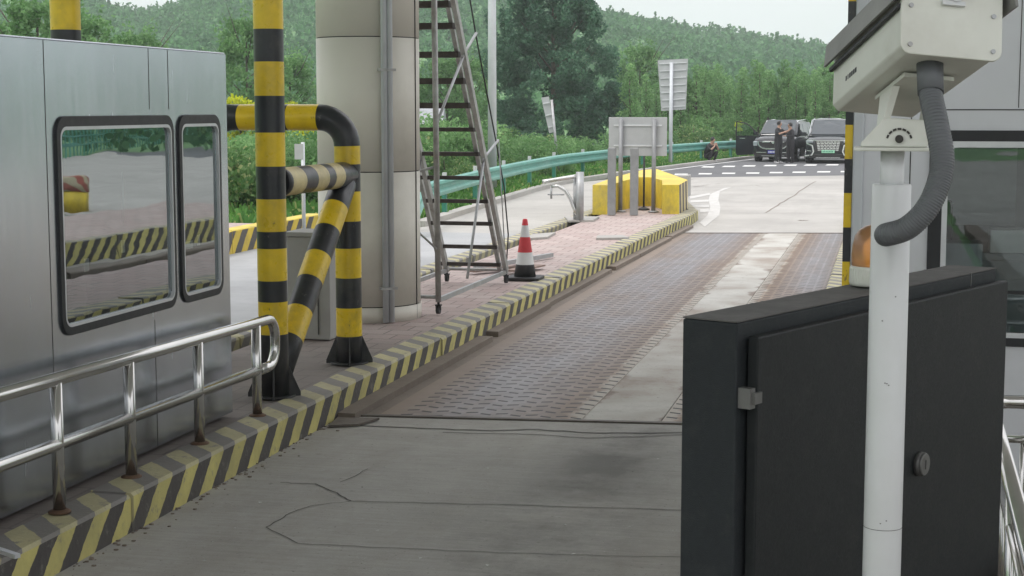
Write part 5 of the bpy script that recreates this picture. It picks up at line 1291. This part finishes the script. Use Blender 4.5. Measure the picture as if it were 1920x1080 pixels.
        mb.bar((-.72, -.06, .42), (-.3, -.075, .42), .03, .03); mb.bar((.3, -.075, .42), (.72, -.06, .42), .03, .03)
        mb.build('chrome_bars', M['chrome'], t)
        mb = MB(); mb.add([(-.07, -.075, .90), (.07, -.075, .90), (.065, -.075, .83), (0, -.075, .775), (-.065, -.075, .83), (-.07, -.05, .90), (.07, -.05, .90), (.065, -.05, .83), (0, -.05, .775), (-.065, -.05, .83)], [(0, 1, 2, 3, 4), (0, 5, 6, 1), (1, 6, 7, 2), (2, 7, 8, 3), (3, 8, 9, 4), (4, 9, 5, 0)]); mb.build('emblem', M['chrome'], t)
        MB().box(-.22, -.09, .37, .22, -.076, .51).build('number_plate', M['plate_blue'], t)
        mb = MB()
        for k in range(6): mb.box(-.18+k*.063, -.094, .405, -.148+k*.063, -.0905, .475)
        mb.build('plate_characters', M['paper'], t)
        for sx in (-1, 1): MB().obox((sx*.79, .05, .80), (.10, .05*sx, 0), (0, .08, 0), (0, 0, .10)).build('headlight', M['lamp_glass'], t, .02)
        MB().bar((-.5, -.07, .27), (.5, -.07, .27), .02, .025).build('lip', M['chrome'], t)
        # open front passenger door, hinged near the screen pillar, swung out
        hx_, hy_ = -.96, 1.30; ang = R(172); u = Vector((math.cos(ang), math.sin(ang)*.4, 0)); u.normalize(); nrm = Vector((-u.y, u.x, 0))
        def dp(a_, z, o_=0): return Vector((hx_, hy_, z))+u*a_+nrm*o_
        dw = .98
        mb = MB(); poly = [(0, .30), (dw-.06, .24), (dw, .34), (dw, 1.12), (0, 1.12)]
        vs = [dp(a_, z, -.04) for a_, z in poly]+[dp(a_, z, .04) for a_, z in poly]; mb.add(vs, [(0, 1, 2, 3, 4), (9, 8, 7, 6, 5)]+[(i, (i+1) % 5, 5+(i+1) % 5, 5+i) for i in range(5)])
        door = mb.build('open_door', paint, t)
        mb = MB(); fr_ = [(0, 1.12), (.16, 1.35), (.36, 1.55), (.55, 1.66), (dw-.02, 1.74), (dw, 1.12)]
        for p_, q_ in zip(fr_[:-1], fr_[1:]): mb.bar(dp(*p_), dp(*q_), .05, .05, up=tuple(nrm))
        mb.build('window_frame', M['tyre'], door)
        mb = MB(); mb.add([dp(*p_) for p_ in fr_], [tuple(range(6))]); mb.build('window_glass', M['glass_clear'], door)
        mb = MB(); mb.bar(dp(.55, 1.0, .05), dp(.8, 1.0, .05), .02, .025); mb.build('handle', M['chrome'], door)
    t.location = loc; t.rotation_euler = (0, 0, rz); return t
cA = G(1449, 304, 0); van('black van with its front door open on the left and blue number plate', (cA.x, cA.y+.1, 0), R(-7), 0)
cB = G(1552, 307, 0); van('black van with large chrome grille and green number plate parked at right', (cB.x, cB.y+.1, 0), R(1), 1)

# ------------------------------------------------------------------ people
def person(label, loc, rz, joints, edges, mats, scale=1.0, headrot=0):
    """joints: name -> (x, y, z, r); the body is grown as one skin, then coloured by nearest joint"""
    names = list(joints); idx = {n: i for i, n in enumerate(names)}
    me = bpy.data.meshes.new('skel'); me.from_pydata([joints[n][:3] for n in names], [(idx[a], idx[b]) for a, b in edges], [])
    o = bpy.data.objects.new('skel', me); C.objects.link(o); sk = o.modifiers.new('s', 'SKIN'); sk.use_smooth_shade = True
    ly = me.skin_vertices[0].data if me.skin_vertices else None
    if ly is None:
        bm = bmesh.new(); bm.from_mesh(me); bm.verts.layers.skin.verify(); bm.to_mesh(me); bm.free(); ly = me.skin_vertices[0].data
    for n in names:
        r = joints[n][3]; ly[idx[n]].radius = (r, r) if not isinstance(r, tuple) else r
        ly[idx[n]].use_root = (n == 'pelvis')
    ss = o.modifiers.new('u', 'SUBSURF'); ss.levels = 2; ss.render_levels = 2
    dg = bpy.context.evaluated_depsgraph_get(); ev = o.evaluated_get(dg); nm = bpy.data.meshes.new_from_object(ev)
    bpy.data.objects.remove(o)
    nm.materials.clear()
    ml = ['cloth', 'skin', 'shoe']; 
    for k in ml: nm.materials.append(M[mats[k]])
    E = [(Vector(joints[a][:3]), Vector(joints[b][:3]), b) for a, b in edges]
    for p in nm.polygons:
        c = p.center; best = None
        for a, b, n in E:
            ab = b-a; t = max(0, min(1, (c-a).dot(ab)/ab.length_squared)); d = (c-(a+ab*t)).length
            if best is None or d < best[0]: best = (d, n)
        n = best[1]
        p.material_index = 1 if any(k in n for k in (('_wrist' if mats['shoe'] == 'shoe_white' and n.endswith('_wrist') else 'hand'), 'hand', 'neck', 'head', 'finger', 'thumb', 'nose')) else (2 if 'toe' in n or 'heel' in n else 0)
        p.use_smooth = True
    b = bpy.data.objects.new('person', nm); C.objects.link(b); b.name = 'person'; nm.name = 'person'
    ORIG[b] = Vector((0, 0, 0)); tag(b, label, 'person', 'people by the vans')
    hj = Vector(joints['head'][:3]); f = Vector(joints['nose'][:3])-hj; f.z = 0; f.normalize(); s_ = Vector((-f.y, f.x, 0))
    # hair cap
    mb = MB(); cv = []; 
    for i in range(7):
        th2 = i/6*PI*.58
        for k in range(14):
            a = 2*PI*k/14; v = Vector((0, 0, 1))*math.cos(th2)*.125+(f*math.cos(a)*.108+s_*math.sin(a)*.093)*math.sin(th2)
            if math.cos(a) > .3 and th2 > .9: v = v*.86
            cv.append(hj+v-f*.012+Vector((0, 0, .012)))
    mb.add(cv, [(i*14+k, i*14+(k+1) % 14, (i+1)*14+(k+1) % 14, (i+1)*14+k) for i in range(6) for k in range(14)], 0, True); mb.build('hair', M['hair'], b)
    mb = MB()
    for sg in (-1, 1): mb.obox(hj+f*.088+s_*.034*sg+Vector((0, 0, .012)), f*.006, s_*.012, (0, 0, .005))
    mb.obox(hj+f*.09-Vector((0, 0, .05)), f*.005, s_*.022, (0, 0, .004)); mb.build('face_features', M['hair'], b)
    b.location = loc; b.rotation_euler = (0, 0, rz); b.scale = (scale,)*3; return b
def hand(J, E, side, w, d, up=Vector((0, 0, 1))):
    """five short skinned fingers rooted in the palm; w: wrist position, d: direction of the hand"""
    d = d.normalized(); s = d.cross(up)
    if s.length < .1: s = d.cross(Vector((0, 1, 0)))
    s.normalize(); palm = w+d*.07; J[side+'_hand'] = (*palm, .028); E.append((side+'_wrist', side+'_hand'))
    for k in range(4):
        o = palm+d*.035+s*(k-1.5)*.021; J[f'{side}_finger{k}a'] = (*o, .0095); J[f'{side}_finger{k}b'] = (*(o+d*(.045+.008*(1.5-abs(k-1.5)))-up*.012), .008)
        E += [(side+'_hand', f'{side}_finger{k}a'), (f'{side}_finger{k}a', f'{side}_finger{k}b')]
    t = w+d*.05+s*.045; J[side+'_thumb'] = (*t, .010); E.append((side+'_hand', side+'_thumb'))
def standing(lean=0, la=None, ra=None, face=(0, -1), hb=1.0, stance=.1):
    V = Vector; ln = lambda z: -lean*z
    J = {'pelvis': (0, 0, .93, (.19, .15)), 'waist': (0, ln(.15), 1.08, (.185, .145)), 'chest': (0, ln(.35), 1.30, (.20, .145)), 'collar': (0, ln(.45), 1.43, (.09, .08)), 'neck': (0, ln(.5)-.01, 1.50, .055), 'head': (0, ln(.55)-.03, 1.63, (.085, .1)), 'headtop': (0, ln(.55)-.03, 1.70, (.07, .085))}
    hx2, hy2 = face; J['nose'] = (hx2*.105, ln(.55)-.03+hy2*.105, 1.615, .012)
    E = [('pelvis', 'waist'), ('waist', 'chest'), ('chest', 'collar'), ('collar', 'neck'), ('neck', 'head'), ('head', 'headtop'), ('head', 'nose')]
    for sd, sx in (('l', 1), ('r', -1)):
        J[sd+'_hip'] = (sx*.10, 0, .84, .125); J[sd+'_knee'] = (sx*(.10+stance*.3), -.02, .49, .095); J[sd+'_ankle'] = (sx*(.10+stance*.6), .02, .11, .07); J[sd+'_heel'] = (sx*(.09+stance*.6), .05, .045, .04); J[sd+'_toe'] = (sx*(.1+stance*.7), -.15, .035, .035)
        E += [('pelvis', sd+'_hip'), (sd+'_hip', sd+'_knee'), (sd+'_knee', sd+'_ankle'), (sd+'_ankle', sd+'_heel'), (sd+'_heel', sd+'_toe')]
        J[sd+'_shoulder'] = (sx*.185, ln(.42), 1.40, .068); E.append(('collar', sd+'_shoulder'))
        arm = (la if sd == 'l' else ra); el, wr = (V(arm[0]), V(arm[1])) if arm else (V((sx*.25, ln(.2)+.02, 1.13)), V((sx*.24, ln(.1)-.08, .90)))
        sh = V(J[sd+'_shoulder'][:3]); mid = sh.lerp(el, .6)
        J[sd+'_sleeve'] = (*mid, .075); J[sd+'_wrist_elbow'] = (*el, .044); J[sd+'_wrist'] = (*wr, .03)
        E += [(sd+'_shoulder', sd+'_sleeve'), (sd+'_sleeve', sd+'_wrist_elbow'), (sd+'_wrist_elbow', sd+'_wrist')]
        hand(J, E, sd, wr, (wr-el))
    return J, E
mt1 = dict(cloth='cloth_black', skin='skin', shoe='shoe_white'); mt2 = dict(cloth='cloth_dark', skin='skin', shoe='shoe')
# left of the pair: faces his companion (image right), arm raised towards the face
J, E = standing(.02, la=((.24, -.2, 1.27), (.15, -.44, 1.40)), ra=((-.24, -.16, 1.22), (-.06, -.40, 1.33)), face=(.5, -.87))
gp = G(1459, 306.5, 0); person('person in black short sleeves standing on the left before the van, hands raised', (gp.x, gp.y-.1, 0), R(62), J, E, mt1, 1.02)
J, E = standing(.05, la=((.25, -.1, 1.16), (.08, -.33, 1.18)), ra=((-.26, -.18, 1.25), (-.12, -.40, 1.38)), face=(-.3, -.95))
gp = G(1482, 305.5, 0); person('person in dark clothes standing on the right of the pair, head bowed', (gp.x, gp.y-.1, 0), R(-48), J, E, mt2, .98)
# crouching person by the guardrail
J = {'pelvis': (0, .12, .25, (.21, .19)), 'waist': (0, .06, .40, (.21, .18)), 'chest': (0, -.05, .58, (.22, .18)), 'collar': (0, -.10, .72, (.09, .08)), 'neck': (0, -.14, .78, .055), 'head': (0, -.19, .90, (.085, .1)), 'headtop': (0, -.19, .97, (.07, .085)), 'nose': (0, -.30, .87, .012)}
E = [('pelvis', 'waist'), ('waist', 'chest'), ('chest', 'collar'), ('collar', 'neck'), ('neck', 'head'), ('head', 'headtop'), ('head', 'nose')]
for sd, sx in (('l', 1), ('r', -1)):
    J[sd+'_hip'] = (sx*.11, .08, .22, .09); J[sd+'_knee'] = (sx*.16, -.30, .46, .065); J[sd+'_ankle'] = (sx*.14, -.12, .10, .045); J[sd+'_heel'] = (sx*.14, -.09, .045, .04); J[sd+'_toe'] = (sx*.15, -.30, .035, .035)
    E += [('pelvis', sd+'_hip'), (sd+'_hip', sd+'_knee'), (sd+'_knee', sd+'_ankle'), (sd+'_ankle', sd+'_heel'), (sd+'_heel', sd+'_toe')]
    J[sd+'_shoulder'] = (sx*.18, -.08, .68, .068); J[sd+'_sleeve'] = (sx*.22, -.20, .56, .06); J[sd+'_wrist_elbow'] = (sx*.2, -.30, .52, .045); J[sd+'_wrist'] = (sx*.07, -.36, .66, .03)
    E += [('collar', sd+'_shoulder'), (sd+'_shoulder', sd+'_sleeve'), (sd+'_sleeve', sd+'_wrist_elbow'), (sd+'_wrist_elbow', sd+'_wrist')]
    hand(J, E, sd, Vector(J[sd+'_wrist'][:3]), Vector((-sx*.3, .1, .8)), Vector((0, 1, 0)))
gp = G(1330, 305, 0); person('person in dark clothes squatting at the road edge before the guardrail', (gp.x, gp.y, 0), R(50), J, E, mt1, 1.08)

# ------------------------------------------------------------------ haze
hz_ = MB().box(-1550, -1550, -22, 1550, 1550, 96)
n = N('air haze'); n.t.nodes.remove(n.b)
pv_ = n.n('ShaderNodeVolumePrincipled'); pv_.inputs['Color'].default_value = (.90, .95, .97, 1); pv_.inputs['Density'].default_value = .0006; pv_.inputs['Anisotropy'].default_value = .2
n.t.links.new(pv_.outputs[0], n.out.inputs['Volume'])
HAZE = True
if HAZE: tag(hz_.build('haze', n.m), 'thin pale haze in the air', kind='stuff')
